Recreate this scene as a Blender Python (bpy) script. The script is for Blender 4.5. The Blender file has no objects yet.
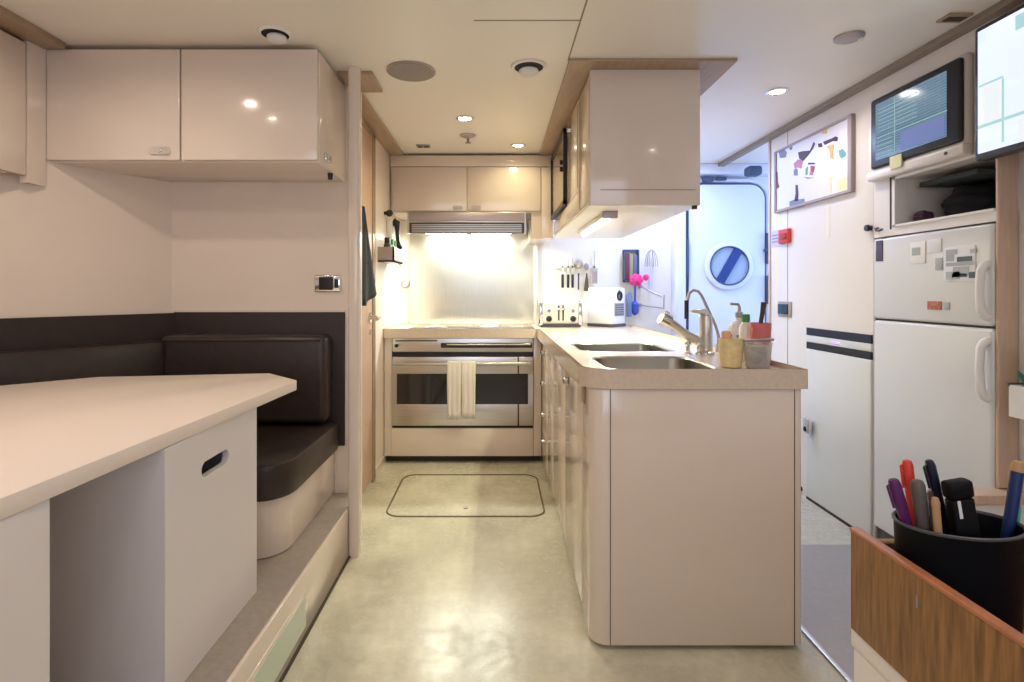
import bpy, bmesh, math, random
from mathutils import Vector, Matrix
random.seed(7)
PI = math.pi
sc = bpy.context.scene
col = sc.collection
F, CX, CY, H = 540.0, 496.0, 291.0, 1.15      # focal length (px), vanishing point, eye height

def X_(px, Y): return (px-CX)*Y/F
def Z_(py, Y): return H-(py-CY)*Y/F
def Yp(px, X): return X*F/(px-CX)             # depth of a point on the plane x = X

# ---------------------------------------------------------------- materials
MATS = {}
def mat(name, color, rough=.5, metal=0, noise=0, nscale=8, bump=0, coat=0, emit=None, estr=0, trans=0, spec=.5, stretch=None, alpha=1, ior=1.45):
    m = bpy.data.materials.new(name); m.use_nodes = True
    nt = m.node_tree; b = nt.nodes['Principled BSDF']
    b.inputs['Base Color'].default_value = (*color, 1)
    b.inputs['Roughness'].default_value = rough
    b.inputs['Metallic'].default_value = metal
    b.inputs['Specular IOR Level'].default_value = spec
    b.inputs['Coat Weight'].default_value = coat
    b.inputs['Coat Roughness'].default_value = .05
    b.inputs['Transmission Weight'].default_value = trans
    b.inputs['IOR'].default_value = ior
    b.inputs['Alpha'].default_value = alpha
    if emit:
        b.inputs['Emission Color'].default_value = (*emit, 1)
        b.inputs['Emission Strength'].default_value = estr
    if noise or bump:
        tc = nt.nodes.new('ShaderNodeTexCoord'); n = nt.nodes.new('ShaderNodeTexNoise')
        n.inputs['Scale'].default_value = nscale; n.inputs['Detail'].default_value = 5
        src = tc.outputs['Object']
        if stretch:
            mp = nt.nodes.new('ShaderNodeMapping'); mp.inputs['Scale'].default_value = stretch
            nt.links.new(src, mp.inputs[0]); src = mp.outputs[0]
        nt.links.new(src, n.inputs['Vector'])
        if noise:
            r = nt.nodes.new('ShaderNodeMixRGB'); r.blend_type = 'MIX'
            r.inputs[1].default_value = (*[c*(1-noise) for c in color], 1)
            r.inputs[2].default_value = (*[min(1, c*(1+noise)) for c in color], 1)
            rp = nt.nodes.new('ShaderNodeMapRange'); rp.inputs[1].default_value = .3; rp.inputs[2].default_value = .7
            nt.links.new(n.outputs['Fac'], rp.inputs[0])
            nt.links.new(rp.outputs[0], r.inputs[0]); nt.links.new(r.outputs[0], b.inputs['Base Color'])
        if bump:
            bp = nt.nodes.new('ShaderNodeBump'); bp.inputs['Strength'].default_value = bump
            bp.inputs['Distance'].default_value = .004
            nt.links.new(n.outputs['Fac'], bp.inputs['Height']); nt.links.new(bp.outputs[0], b.inputs['Normal'])
    MATS[name] = m
    return m

LACQ   = mat('cream lacquer', (.74,.64,.555), .14, noise=.015, nscale=2, coat=.3)
LACQW  = mat('white lacquer', (.74,.72,.69), .22, noise=.015, nscale=2, coat=.2)
WALLM  = mat('cream wall panel', (.78,.68,.59), .42, noise=.02, nscale=3)
WALLW  = mat('white wall panel', (.76,.72,.68), .35, noise=.015, nscale=3)
CEILM  = mat('ceiling panel', (.84,.80,.73), .30, noise=.02, nscale=1.5)
GALLIT   = mat('lit-look galley panel', (.84,.81,.73), .3, noise=.01)  # whiter to carry lamp bounce in the colour of cabinet underside and back wall
TRIMW  = mat('light oak trim', (.38,.27,.18), .38, noise=.10, nscale=9, stretch=(8,1,8))
DOORW  = mat('pale wood door', (.62,.43,.32), .35, noise=.06, nscale=7, stretch=(8,8,1))
POSTW  = mat('pale wood post', (.58,.42,.31), .40, noise=.08, nscale=9, stretch=(8,8,1))
STONE  = mat('tan solid worktop', (.64,.53,.43), .25, noise=.05, nscale=70, coat=.2)
DARKL  = mat('dark brown leather', (.034,.022,.019), .36, noise=.15, nscale=30, bump=.25)
DARKP  = mat('dark brown padded panel', (.030,.019,.017), .55, noise=.1, nscale=20)
TABLEM = mat('white table laminate', (.80,.70,.63), .38, noise=.01)
BOXM   = mat('white laminate box', (.72,.68,.68), .4, noise=.01)
PLATM  = mat('grey brown carpet vinyl', (.33,.28,.25), .6, noise=.08, nscale=60)
STEEL  = mat('brushed steel', (.62,.60,.56), .28, 1, noise=.08, nscale=14, stretch=(.3,.3,14))
STEELB = mat('brushed splashback steel', (.66,.67,.63), .36, 1, noise=.05, nscale=14, stretch=(14,1,.4))
SINKM  = mat('sink steel', (.36,.34,.31), .30, 1)
RTRIM  = mat('grey brown trim', (.25,.20,.155), .5)
FRAMEP = mat('mauve grey frame', (.36,.30,.30), .5)
DBLUE  = mat('deep blue paint', (.012,.04,.20), .4)
CHROME = mat('polished chrome', (.75,.74,.72), .12, 1)
BLACK  = mat('black plastic', (.012,.012,.014), .35)
BLACKG = mat('black glass', (.010,.010,.012), .06, coat=.6)
DGREY  = mat('dark grey plastic', (.07,.07,.075), .45)
GAPM   = mat('dark joint', (.05,.035,.025), .7)
HATCH  = mat('brown rubber seal', (.17,.13,.08), .7)
TAPE   = mat('pale tape', (.76,.74,.60), .6)
SEAM   = mat('panel seam', (.30,.25,.20), .6)
GREYF  = mat('speaker cloth', (.30,.28,.26), .8, noise=.1, nscale=200)
WHITEP = mat('white plastic', (.80,.78,.75), .35)
FRIDGEM= mat('fridge enamel', (.68,.68,.66), .28, noise=.01)
WOODB  = mat('oak box wood', (.25,.125,.045), .5, noise=.38, nscale=22, stretch=(8,8,.8))
CLOTHB = mat('black cloth', (.010,.010,.014), .9, bump=.4, nscale=40)
TOWELM = mat('white terry towel', (.78,.74,.66), .95, bump=.8, nscale=160)
GLASS  = mat('clear plastic', (.85,.85,.83), .18, trans=.75)
PORTG  = mat('porthole glass', (.55,.70,.95), .06, trans=.35)
GREENP = mat('pale green frosted panel', (.58,.66,.55), .3)
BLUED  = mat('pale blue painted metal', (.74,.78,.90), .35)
RUBBER = mat('dark blue rubber', (.06,.09,.16), .6)
RED    = mat('red plastic', (.62,.05,.03), .4)
PINK   = mat('pink plastic', (.75,.04,.22), .5)
ROSE   = mat('rose red plastic', (.62,.17,.17), .35)
BLUE   = mat('blue plastic', (.05,.09,.45), .4)
NAVY   = mat('navy plastic', (.012,.03,.12), .4)
PURPLE = mat('purple plastic', (.09,.012,.10), .4)
TEAL   = mat('teal plastic', (.03,.38,.36), .4)
GREEN  = mat('green plastic', (.05,.25,.08), .5)
YELLOW = mat('yellow foam', (.70,.57,.30), .7, noise=.1, nscale=60)
NOTEY  = mat('yellow note paper', (.78,.76,.48), .8)
PAPER  = mat('white paper', (.78,.78,.78), .7)
PAPERG = mat('grey printed paper', (.28,.32,.33), .7, noise=.6, nscale=60)
PAPERR = mat('red brown printed paper', (.45,.16,.10), .7, noise=.5, nscale=60)
TANP   = mat('tan wood pencil', (.45,.26,.12), .6)
WBM    = mat('whiteboard enamel', (.74,.72,.79), .38)
CUPM   = mat('matt black cup', (.004,.004,.005), .5, spec=.2)
ALU    = mat('satin aluminium', (.42,.36,.36), .4, .6)
LIGHTM = mat('downlight lens', (1,.9,.75), .5, emit=(1,.86,.62), estr=26)
LIGHTC = mat('cool downlight lens', (1,.95,.9), .5, emit=(1,.92,.82), estr=26)
TUBEM  = mat('lamp tube', (1,.95,.85), .5, emit=(1,.93,.75), estr=14)
GLINTM   = mat('blue led glint', (.2,.15,.9), .5, emit=(.22,.12,1), estr=4)

def floor_mat():
    m = mat('mottled vinyl floor', (.5,.45,.36), .2)
    nt = m.node_tree; b = nt.nodes['Principled BSDF']
    tc = nt.nodes.new('ShaderNodeTexCoord')
    n1 = nt.nodes.new('ShaderNodeTexNoise'); n1.inputs['Scale'].default_value = 3.2; n1.inputs['Detail'].default_value = 8
    n2 = nt.nodes.new('ShaderNodeTexNoise'); n2.inputs['Scale'].default_value = 26; n2.inputs['Detail'].default_value = 6
    nt.links.new(tc.outputs['Object'], n1.inputs['Vector']); nt.links.new(tc.outputs['Object'], n2.inputs['Vector'])
    a = nt.nodes.new('ShaderNodeMath'); a.operation = 'MULTIPLY_ADD'; a.inputs[1].default_value = .45
    nt.links.new(n2.outputs['Fac'], a.inputs[0]); nt.links.new(n1.outputs['Fac'], a.inputs[2])
    r = nt.nodes.new('ShaderNodeValToRGB')
    r.color_ramp.elements[0].position = .5; r.color_ramp.elements[0].color = (.42,.39,.30,1)
    r.color_ramp.elements[1].position = .95; r.color_ramp.elements[1].color = (.70,.68,.55,1)
    nt.links.new(a.outputs[0], r.inputs[0]); nt.links.new(r.outputs[0], b.inputs['Base Color'])
    rr = nt.nodes.new('ShaderNodeMapRange'); rr.inputs[1].default_value = .5; rr.inputs[2].default_value = .95
    rr.inputs[3].default_value = .34; rr.inputs[4].default_value = .16
    nt.links.new(a.outputs[0], rr.inputs[0]); nt.links.new(rr.outputs[0], b.inputs['Roughness'])
    bp = nt.nodes.new('ShaderNodeBump'); bp.inputs['Strength'].default_value = .22; bp.inputs['Distance'].default_value = .004
    nt.links.new(n1.outputs['Fac'], bp.inputs['Height']); nt.links.new(bp.outputs[0], b.inputs['Normal'])
    return m
FLOORM = floor_mat()
FLOORG = mat('grey floor plate', (.38,.36,.34), .35, noise=.05, nscale=30)

def screen_mat(name, base, line, estr, cells, dark, bw, rh):
    m = bpy.data.materials.new(name); m.use_nodes = True
    nt = m.node_tree; b = nt.nodes['Principled BSDF']
    b.inputs['Base Color'].default_value = (.01,.01,.012,1); b.inputs['Roughness'].default_value = .12
    tc = nt.nodes.new('ShaderNodeTexCoord'); mp = nt.nodes.new('ShaderNodeMapping')
    mp.inputs['Rotation'].default_value = (0, PI/2, 0)
    mp2 = nt.nodes.new('ShaderNodeMapping'); mp2.inputs['Rotation'].default_value = (0, 0, PI/2)
    nt.links.new(tc.outputs['Object'], mp.inputs[0]); nt.links.new(mp.outputs[0], mp2.inputs[0])
    br = nt.nodes.new('ShaderNodeTexBrick')
    br.inputs['Scale'].default_value = cells; br.inputs['Brick Width'].default_value = bw; br.inputs['Row Height'].default_value = rh; br.inputs['Mortar Size'].default_value = .04
    br.inputs['Color1'].default_value = (*base, 1); br.inputs['Color2'].default_value = (*dark, 1)
    br.inputs['Mortar'].default_value = (*line, 1)
    nt.links.new(mp2.outputs[0], br.inputs['Vector'])
    nt.links.new(br.outputs['Color'], b.inputs['Emission Color'])
    b.inputs['Emission Strength'].default_value = estr
    return m
SCR1 = screen_mat('chart screen', (.10,.17,.27), (.16,.27,.35), 1.0, 10, (.075,.12,.24), 1.3, .11)
SCR2 = screen_mat('pale chart screen', (.84,.88,1), (.80,.88,.97), 1.2, 3.0, (.74,.84,.96), .9, .45)

# ---------------------------------------------------------------- mesh helpers
class MB:
    def __init__(s): s.bm = bmesh.new()
    def _merge(s, t):
        me = bpy.data.meshes.new('t'); t.to_mesh(me); t.free(); s.bm.from_mesh(me); bpy.data.meshes.remove(me)
    def box(s, x0, x1, y0, y1, z0, z1, bev=0, seg=3, M=None, edges=None):
        t = bmesh.new(); bmesh.ops.create_cube(t, size=1)
        for v in t.verts:
            v.co = Vector(((x0+x1)/2+v.co.x*(x1-x0), (y0+y1)/2+v.co.y*(y1-y0), (z0+z1)/2+v.co.z*(z1-z0)))
        if bev:
            es = t.edges[:]
            if edges == 'z': es = [e for e in es if abs(e.verts[0].co.z-e.verts[1].co.z) > 1e-6]
            elif edges == 'x': es = [e for e in es if abs(e.verts[0].co.x-e.verts[1].co.x) > 1e-6]
            elif edges == 'y': es = [e for e in es if abs(e.verts[0].co.y-e.verts[1].co.y) > 1e-6]
            elif callable(edges): es = [e for e in es if edges(e.verts[0].co, e.verts[1].co)]
            bmesh.ops.bevel(t, geom=es, offset=bev, segments=seg, profile=.5, affect='EDGES')
        if M: bmesh.ops.transform(t, matrix=M, verts=t.verts)
        s._merge(t); return s
    def cyl(s, p0, p1, r0, r1=None, seg=20):
        p0, p1 = Vector(p0), Vector(p1); r1 = r0 if r1 is None else r1
        d = p1-p0; t = bmesh.new()
        bmesh.ops.create_cone(t, cap_ends=True, segments=seg, radius1=r0, radius2=r1, depth=d.length)
        q = Vector((0,0,1)).rotation_difference(d.normalized())
        bmesh.ops.transform(t, matrix=Matrix.Translation((p0+p1)/2) @ q.to_matrix().to_4x4(), verts=t.verts)
        s._merge(t); return s
    def tube(s, pts, r, seg=10, closed=False):
        pts = [Vector(p) for p in pts]; n = len(pts); rings = []
        rr = r if isinstance(r, (list, tuple)) else [r]*n
        up = Vector((0,0,1)); prev = None
        for i, p in enumerate(pts):
            if closed: d = pts[(i+1) % n]-pts[i-1]
            else: d = pts[min(i+1, n-1)]-pts[max(i-1, 0)]
            d.normalize()
            a = prev if prev is not None else (up if abs(d.z) < .9 else Vector((1,0,0)))
            u = (a-d*a.dot(d)).normalized(); prev = u; w = d.cross(u)
            rings.append([s.bm.verts.new(p+(u*math.cos(2*PI*k/seg)+w*math.sin(2*PI*k/seg))*rr[i]) for k in range(seg)])
        m = n if closed else n-1
        for i in range(m):
            a, b = rings[i], rings[(i+1) % n]
            for k in range(seg): s.bm.faces.new((a[k], a[(k+1) % seg], b[(k+1) % seg], b[k]))
        if not closed:
            s.bm.faces.new(rings[0][::-1]); s.bm.faces.new(rings[-1])
        return s
    def lathe(s, prof, c=(0,0,0), seg=28, axis='z'):
        rings = []; c = Vector(c)
        for r, h in prof:
            ring = []
            for k in range(seg):
                a = 2*PI*k/seg; u, w = max(r, 1e-5)*math.cos(a), max(r, 1e-5)*math.sin(a)
                v = {'z': (u, w, h), 'x': (h, u, w), 'y': (u, h, w)}[axis]
                ring.append(s.bm.verts.new(c+Vector(v)))
            rings.append(ring)
        for a, b in zip(rings, rings[1:]):
            for k in range(seg): s.bm.faces.new((a[k], a[(k+1) % seg], b[(k+1) % seg], b[k]))
        s.bm.faces.new(rings[0][::-1]); s.bm.faces.new(rings[-1]); return s
    def prism(s, poly, z0, z1, bev=0, M=None):
        t = bmesh.new()
        f = t.faces.new([t.verts.new((x, y, z0)) for x, y in poly])
        r = bmesh.ops.extrude_face_region(t, geom=[f])
        for v in r['geom']:
            if isinstance(v, bmesh.types.BMVert): v.co.z = z1
        bmesh.ops.recalc_face_normals(t, faces=t.faces)
        if bev: bmesh.ops.bevel(t, geom=t.edges[:], offset=bev, segments=2, profile=.5, affect='EDGES')
        if M: bmesh.ops.transform(t, matrix=M, verts=t.verts)
        s._merge(t); return s
    def ball(s, c, r, sc_=(1,1,1), seg=18):
        t = bmesh.new(); bmesh.ops.create_uvsphere(t, u_segments=seg, v_segments=seg//2+2, radius=r)
        for v in t.verts: v.co = Vector((v.co.x*sc_[0], v.co.y*sc_[1], v.co.z*sc_[2]))+Vector(c)
        s._merge(t); return s
    def xf(s, M): bmesh.ops.transform(s.bm, matrix=M, verts=s.bm.verts); return s
    def build(s, name, m, parent=None, loc=None, smooth=True):
        """verts are given in world space; the object's origin is put at loc / inherited from its parent"""
        bmesh.ops.recalc_face_normals(s.bm, faces=s.bm.faces)
        me = bpy.data.meshes.new(name)
        org = Vector(loc) if loc is not None else Vector((0,0,0))
        if parent is not None: org = Vector(parent['org'])
        for v in s.bm.verts: v.co -= org
        s.bm.to_mesh(me); s.bm.free()
        if smooth:
            for p in me.polygons: p.use_smooth = True
            try: me.set_sharp_from_angle(angle=math.radians(38))
            except Exception: pass
        me.materials.append(m)
        o = bpy.data.objects.new(name, me); col.objects.link(o)
        o['org'] = list(org)
        if parent is None: o.location = org
        else: o.parent = parent
        return o

def tag(o, label, cat, group=None, kind=None):
    if label: o['label'] = label
    if cat: o['category'] = cat
    if group: o['group'] = group
    if kind: o['kind'] = kind
    return o
def thing(name, label, cat, loc, group=None):
    o = bpy.data.objects.new(name, None); col.objects.link(o)
    o.empty_display_size = .05; o.location = loc; o['org'] = list(loc)
    return tag(o, label, cat, group)
def struct(o, label=None):
    o['kind'] = 'structure'
    if label: o['label'] = label
    return o
def part(o, label): o['label'] = label; return o
def copy_tree(o, delta, label=None, group=None):
    c = o.copy(); col.objects.link(c); c.location = Vector(o.location)+Vector(delta)
    if label: c['label'] = label
    if group: c['group'] = group
    for ch in list(o.children):
        d = ch.copy(); col.objects.link(d); d.parent = c
        for g in list(ch.children):
            e = g.copy(); col.objects.link(e); e.parent = d
    return c
def B(*a, **k): return MB().box(*a, **k)
CZ = 2.12
# ================================================================= SETTING
fl = struct(B(-2.4, 3.3, -1.7, 4.45, -.08, 0).build('floor', FLOORM), 'mottled beige vinyl floor')
B(1.045, 1.75, -1.6, 2.44, -.001, .004).build('plate', FLOORG, fl)
B(1.03, 1.048, .2, 4.25, 0, .009, bev=.003).build('metal_strip', STEEL, fl)
b = MB()                                             # rounded hatch outline let into the floor
pts = []
hx0, hx1, hy0, hy1, rr = -.570, .252, 2.75, 3.375, .08
for cx_, cy_, a0 in ((hx1-rr, hy1-rr, 0), (hx0+rr, hy1-rr, 90), (hx0+rr, hy0+rr, 180), (hx1-rr, hy0+rr, 270)):
    for k in range(7):
        a = math.radians(a0+15*k); pts.append((cx_+rr*math.cos(a), cy_+rr*math.sin(a), .001))
b.tube(pts, .0052, seg=6, closed=True)
b.build('hatch_outline', HATCH, fl)
MB().cyl((-.16,2.86,-.002), (-.16,2.86,.004), .013).build('hatch_latch', ALU, fl)
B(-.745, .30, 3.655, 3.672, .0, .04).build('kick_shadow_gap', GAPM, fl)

ce = struct(B(-2.4, 3.3, -1.7, 4.45, CZ, CZ+.06).build('ceiling', CEILM), 'smooth cream ceiling panels')
s_ = MB()
s_.box(-.08, .302, 1.932, 1.938, CZ-.0012, CZ+.001); s_.box(.300, .306, .6, 2.27, CZ-.0012, CZ+.001)
s_.build('seam', SEAM, ce)

struct(B(-.85, 3.3, 4.25, 4.35, 0, CZ).build('wall_back', GALLIT), 'wall behind the cooker and passage')
wl = struct(B(-.85, -.75, 2.58, 4.25, 0, CZ).build('wall_left', WALLM), 'galley side wall')
struct(B(-2.3, -.645, 2.52, 2.60, 0, CZ).build('wall_dinette_end', WALLM), 'cream end wall behind the dinette bench')
struct(MB().prism([(-1.50,2.54),(-1.60,2.56),(-2.10,1.80),(-2.10,-1.6),(-2.0,-1.6),(-2.0,1.787)], 0, CZ).build('wall_dinette_side', WALLM), 'cream hull side wall')
w = MB(); w.box(-2.1,3.3,-1.7,-1.6,0,1.0); w.box(-2.1,3.3,-1.7,-1.6,1.8,CZ); w.box(-2.1,-1.2,-1.7,-1.6,1.0,1.8); w.box(1.2,3.3,-1.7,-1.6,1.0,1.8)
struct(w.build('wall_rear', WALLM), 'rear wall around an added wide window')
wn = MB(); wn.box(-1.2,-1.15,-1.66,-1.6,1.0,1.8); wn.box(1.15,1.2,-1.66,-1.6,1.0,1.8); wn.box(-1.2,1.2,-1.66,-1.6,1.0,1.05); wn.box(-1.2,1.2,-1.66,-1.6,1.75,1.8)
struct(wn.build('added_window_3', WHITEP), 'added unseen wide rear window')  # unseen window added to give cool fill from behind the camera
struct(B(-.642, -.590, 2.33, 2.375, 0, CZ, bev=.014, edges='z').build('wall_left_post', LACQ), 'cream upright ending the dinette wall')

w = MB()
w.box(1.73, 1.83, 2.472, 3.41, 0, CZ, bev=.006, edges='z')
w.box(1.80, 1.86, -1.6, 1.870, 0, CZ)
w.box(1.73, 1.83, 1.868, 2.472, 1.637, CZ); w.box(1.73, 1.83, 1.868, 2.472, 1.392, 1.435)
w.box(1.73, 1.83, 2.337, 2.472, 1.435, 1.637)
w.box(2.30, 2.34, 1.80, 2.52, 0, CZ)
wr = struct(w.build('wall_right', WALLW), 'white wall of panels with screens and fridge')
n = MB()
n.box(1.83, 2.30, 2.337, 2.36, 1.41, 1.66); n.box(1.83, 2.30, 1.868, 2.337, 1.637, 1.66)
n.box(1.83, 2.30, 1.868, 2.337, 1.41, 1.434); n.box(1.83, 2.30, 1.86, 1.869, 1.41, 1.66)
n.build('niche', WALLW, wr)
n = MB()                                             # raised edging round the niche
n.box(1.722, 1.731, 1.868, 2.345, 1.632, 1.644); n.box(1.722, 1.731, 1.868, 2.345, 1.428, 1.437)
n.box(1.722, 1.731, 2.333, 2.345, 1.428, 1.644); n.build('niche_edging', WHITEP, wr)
B(1.7285, 1.731, 2.362, 2.371, 1.42, 1.655).build('groove', GAPM, wr)
B(1.7285, 1.731, 2.997, 3.002, .0, .905).build('panel_joint', SEAM, wr)
B(1.7285, 1.731, 3.20, 3.204, .0, CZ).build('panel_joint', SEAM, wr)
B(1.722, 1.74, 3.395, 3.418, 0, CZ, bev=.004).build('wall_end_edging', POSTW, wr)
# passage far right: end window lets blue daylight in, facing window added as fill
w = MB(); w.box(1.83,3.3,2.95,3.05,0,.85); w.box(1.83,3.3,2.95,3.05,1.95,CZ); w.box(1.83,2.0,2.95,3.05,.85,1.95); w.box(3.1,3.3,2.95,3.05,.85,1.95)
struct(w.build('wall_passage', WALLW), 'passage wall around an added window')
wn = MB(); wn.box(2.0,2.04,3.0,3.06,.85,1.95); wn.box(3.06,3.1,3.0,3.06,.85,1.95); wn.box(2.0,3.1,3.0,3.06,.85,.89); wn.box(2.0,3.1,3.0,3.06,1.91,1.95)
struct(wn.build('added_window_2', BLUED), 'added unseen passage window facing the back wall')
w = MB(); w.box(3.2,3.3,3.05,4.25,0,.9); w.box(3.2,3.3,3.05,4.25,1.9,CZ); w.box(3.2,3.3,3.05,3.2,.9,1.9); w.box(3.2,3.3,4.1,4.25,.9,1.9)
struct(w.build('wall_passage_end', WALLW), 'passage end wall around a window')
wn = MB(); wn.box(3.18,3.22,3.2,3.24,.9,1.9); wn.box(3.18,3.22,4.06,4.1,.9,1.9); wn.box(3.18,3.22,3.2,4.1,.9,.94); wn.box(3.18,3.22,3.2,4.1,1.86,1.9)
struct(wn.build('window_1', BLUED), 'passage window')

# trims along the ceiling
def trim(n, x0, x1, y0, y1, z0, z1, m, lab, bev=.003):
    return struct(B(x0, x1, y0, y1, z0, z1, bev=bev).build('trim_%d' % n, m), lab)
trim(1, -.75, -.65, 2.60, 4.25, 2.105, CZ, TRIMW, 'light wood strip along the left galley ceiling')
trim(2, -.70, -.545, 2.38, 2.60, 2.105, CZ, TRIMW, 'short light wood ceiling piece beside the upright')
trim(3, .305, 1.008, 2.25, 4.25, 2.108, CZ, TRIMW, 'light wood ceiling board above the hanging cabinet')
trim(4, 1.685, 1.73, -1.6, 4.25, 2.095, CZ, RTRIM, 'brown strip along the right ceiling edge')
trim(5, -1.79, -1.68, -1.6, 2.11, 2.095, CZ, TRIMW, 'brown strip along the left ceiling edge')
trim(6, 1.728, 1.797, 1.856, 1.870, .47, 2.09, POSTW, 'pale wood upright beside the fridge', bev=.005)
trim(7, 1.790, 1.800, 1.66, 1.70, 0, CZ, POSTW, 'thin wood strip')

# dinette platform
pl = struct(B(-2.2, -.645, -.2, 2.515, 0, .21, bev=.008, edges=lambda a, b: a.x > -.7 and b.x > -.7 and a.z > .1 and b.z > .1).build('floor_platform', PLATM), 'raised grey brown dinette platform')
B(-.649, -.637, -.2, 2.33, .002, .214, bev=.003).build('riser_panel', LACQ, pl)
B(-.640, -.6345, -.2, 1.845, .018, .152, bev=.002).build('step_panel_frame', LACQ, pl)
B(-.636, -.6335, -.2, 1.80, .034, .136).build('step_panel', GREENP, pl)
B(-.637, -.628, -.2, 2.33, 0, .006).build('floor_joint', GAPM, pl)

# side door of the galley
d = struct(B(-.762, -.742, 2.64, 3.24, .02, 2.07, bev=.004).build('door_1', DOORW), 'pale wood side door')
f = MB(); f.box(-.75, -.735, 3.24, 3.275, 0, 2.095); f.box(-.75, -.735, 2.61, 2.64, 0, 2.095); f.box(-.75, -.735, 2.61, 3.275, 2.07, 2.10)
f.build('door_frame', TRIMW, d)
B(-.751, -.733, 3.275, 3.281, 0, 2.09).build('frame_joint', GAPM, d)
h = MB(); h.cyl((-.742,3.17,.995), (-.734,3.17,.995), .032); h.cyl((-.74,3.17,.995), (-.68,3.17,.995), .012)
h.tube([(-.682,3.175,.995), (-.678,3.15,.995), (-.678,3.06,.993)], .013)
h.build('door_handle', CHROME, d)
MB().cyl((-.742,3.17,.91), (-.736,3.17,.91), .018).build('lock_plate', CHROME, d)
struct(B(-.75, -.742, 3.281, 3.66, 0, .05).build('baseboard_left', LACQ), 'plinth below the galley wall')

# weather-tight door with porthole at the end of the passage
x0, x1 = 1.497, 2.085
d = struct(B(x0, x1, 4.19, 4.235, .14, 1.975, bev=.11, seg=6, edges='y').build('door_2', BLUED), 'white steel weather-tight door with a round porthole')
def ringrect(b, x0, x1, z0, z1, r, y, rad, seg=8):
    pts = []
    for cx_, cz_, a0 in ((x1-r, z1-r, 0), (x0+r, z1-r, 90), (x0+r, z0+r, 180), (x1-r, z0+r, 270)):
        for k in range(7):
            a = math.radians(a0+15*k); pts.append((cx_+r*math.cos(a), y, cz_+r*math.sin(a)))
    b.tube(pts, rad, seg=seg, closed=True)
g = MB(); ringrect(g, x0-.006, x1+.006, .134, 1.981, .115, 4.205, .009); g.build('gasket', RUBBER, d)
g = MB(); ringrect(g, x0-.035, x1+.035, .10, 2.012, .14, 4.225, .018); g.build('door_frame', BLUED, d)
pc = (1.80, 4.185, 1.345)
MB().lathe([(.188,.0),(.188,-.014),(.175,-.022),(.150,-.022),(.145,-.008),(.145,.0)], pc, axis='y', seg=40).build('porthole_ring', BLUED, d)
MB().lathe([(.150,.0),(.150,-.010)], pc, axis='y', seg=40).build('porthole_glass', PORTG, d)
MB().tube([(pc[0]+.147*math.cos(2*PI*k/40), pc[1]-.024, pc[2]+.147*math.sin(2*PI*k/40)) for k in range(40)], .006, closed=True).build('porthole_seal', RUBBER, d)
M = Matrix.Translation(Vector(pc)+Vector((.0,-.02,.0))) @ Matrix.Rotation(math.radians(30), 4, 'Y')
B(-.033, .033, -.006, .006, -.14, .14, M=M).build('porthole_bar', DBLUE, d)
MB().box(2.092, 2.118, 4.15, 4.19, 1.36, 1.60, bev=.006).box(2.07, 2.12, 4.15, 4.18, 1.45, 1.475, bev=.004).build('latch', RUBBER, d)
MB().box(2.092, 2.118, 4.15, 4.19, 1.05, 1.27, bev=.006).build('latch', RUBBER, d)
MB().box(1.462, 1.485, 4.15, 4.20, 1.25, 1.55, bev=.005).build('hinge', RUBBER, d)
MB().box(1.60, 1.68, 4.16, 4.20, 1.995, 2.03, bev=.005).box(1.70, 1.78, 4.16, 4.19, 2.005, 2.03, bev=.005).build('door_closer', RUBBER, d)
struct(B(1.372, 1.455, 4.12, 4.25, 0, CZ, bev=.02, edges='z').build('wall_passage_upright', BLUED), 'pale blue upright beside the steel door')
struct(B(1.50, 3.2, 4.10, 4.25, 2.045, CZ, bev=.01).build('trim_8', BLUED), 'pale blue header above the steel door')
struct(B(1.83, 1.93, 3.9, 4.0, 1.99, 2.06, bev=.02).build('trim_9', RUBBER), 'dark blue box under the passage ceiling')
struct(B(1.04, 1.73, 4.25-.004, 4.25, 0, 2.09).build('wall_back_panel', WALLW), 'white wall panel beside the passage')

# ================================================================= CEILING FITTINGS
t = thing('passage_fill_lamp', 'added cool fill lamp in the passage hidden behind the hanging cabinet', 'ceiling light', (1.18, 3.75, CZ))  # added lamp, tucked out of view to brighten the back wall
B(1.05, 1.31, 3.50, 4.0, CZ-.018, CZ, bev=.004).build('frame', WHITEP, t)
B(1.07, 1.29, 3.53, 3.97, CZ-.022, CZ-.016, bev=.002).build('diffuser', mat('cool fill diffuser', (.8,.9,1), .5, emit=(.62,.75,1), estr=6), t)

def downlight(x, y, label, lm=LIGHTM, r=.038, group='recessed ceiling spotlights'):
    t = thing('ceiling_spotlight', label, 'ceiling light', (x, y, CZ), group)
    MB().lathe([(r,0),(r+.012,0),(r+.014,-.004),(r+.002,-.008),(r-.004,-.003)], (x,y,CZ), seg=28).build('ring', CHROME, t)
    MB().lathe([(r-.004,0),(r-.004,-.003),(.012,-.006)], (x,y,CZ), seg=24).build('lens', lm, t)
    return t
downlight(-.174, 3.03, 'bright recessed ceiling spotlight in the middle of the galley aisle')
downlight(.146, 3.59, 'bright recessed ceiling spotlight nearest the wall cupboards over the hood')
downlight(1.364, 2.62, 'bright recessed spotlight in the ceiling before the steel door passage', LIGHTC)

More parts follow.
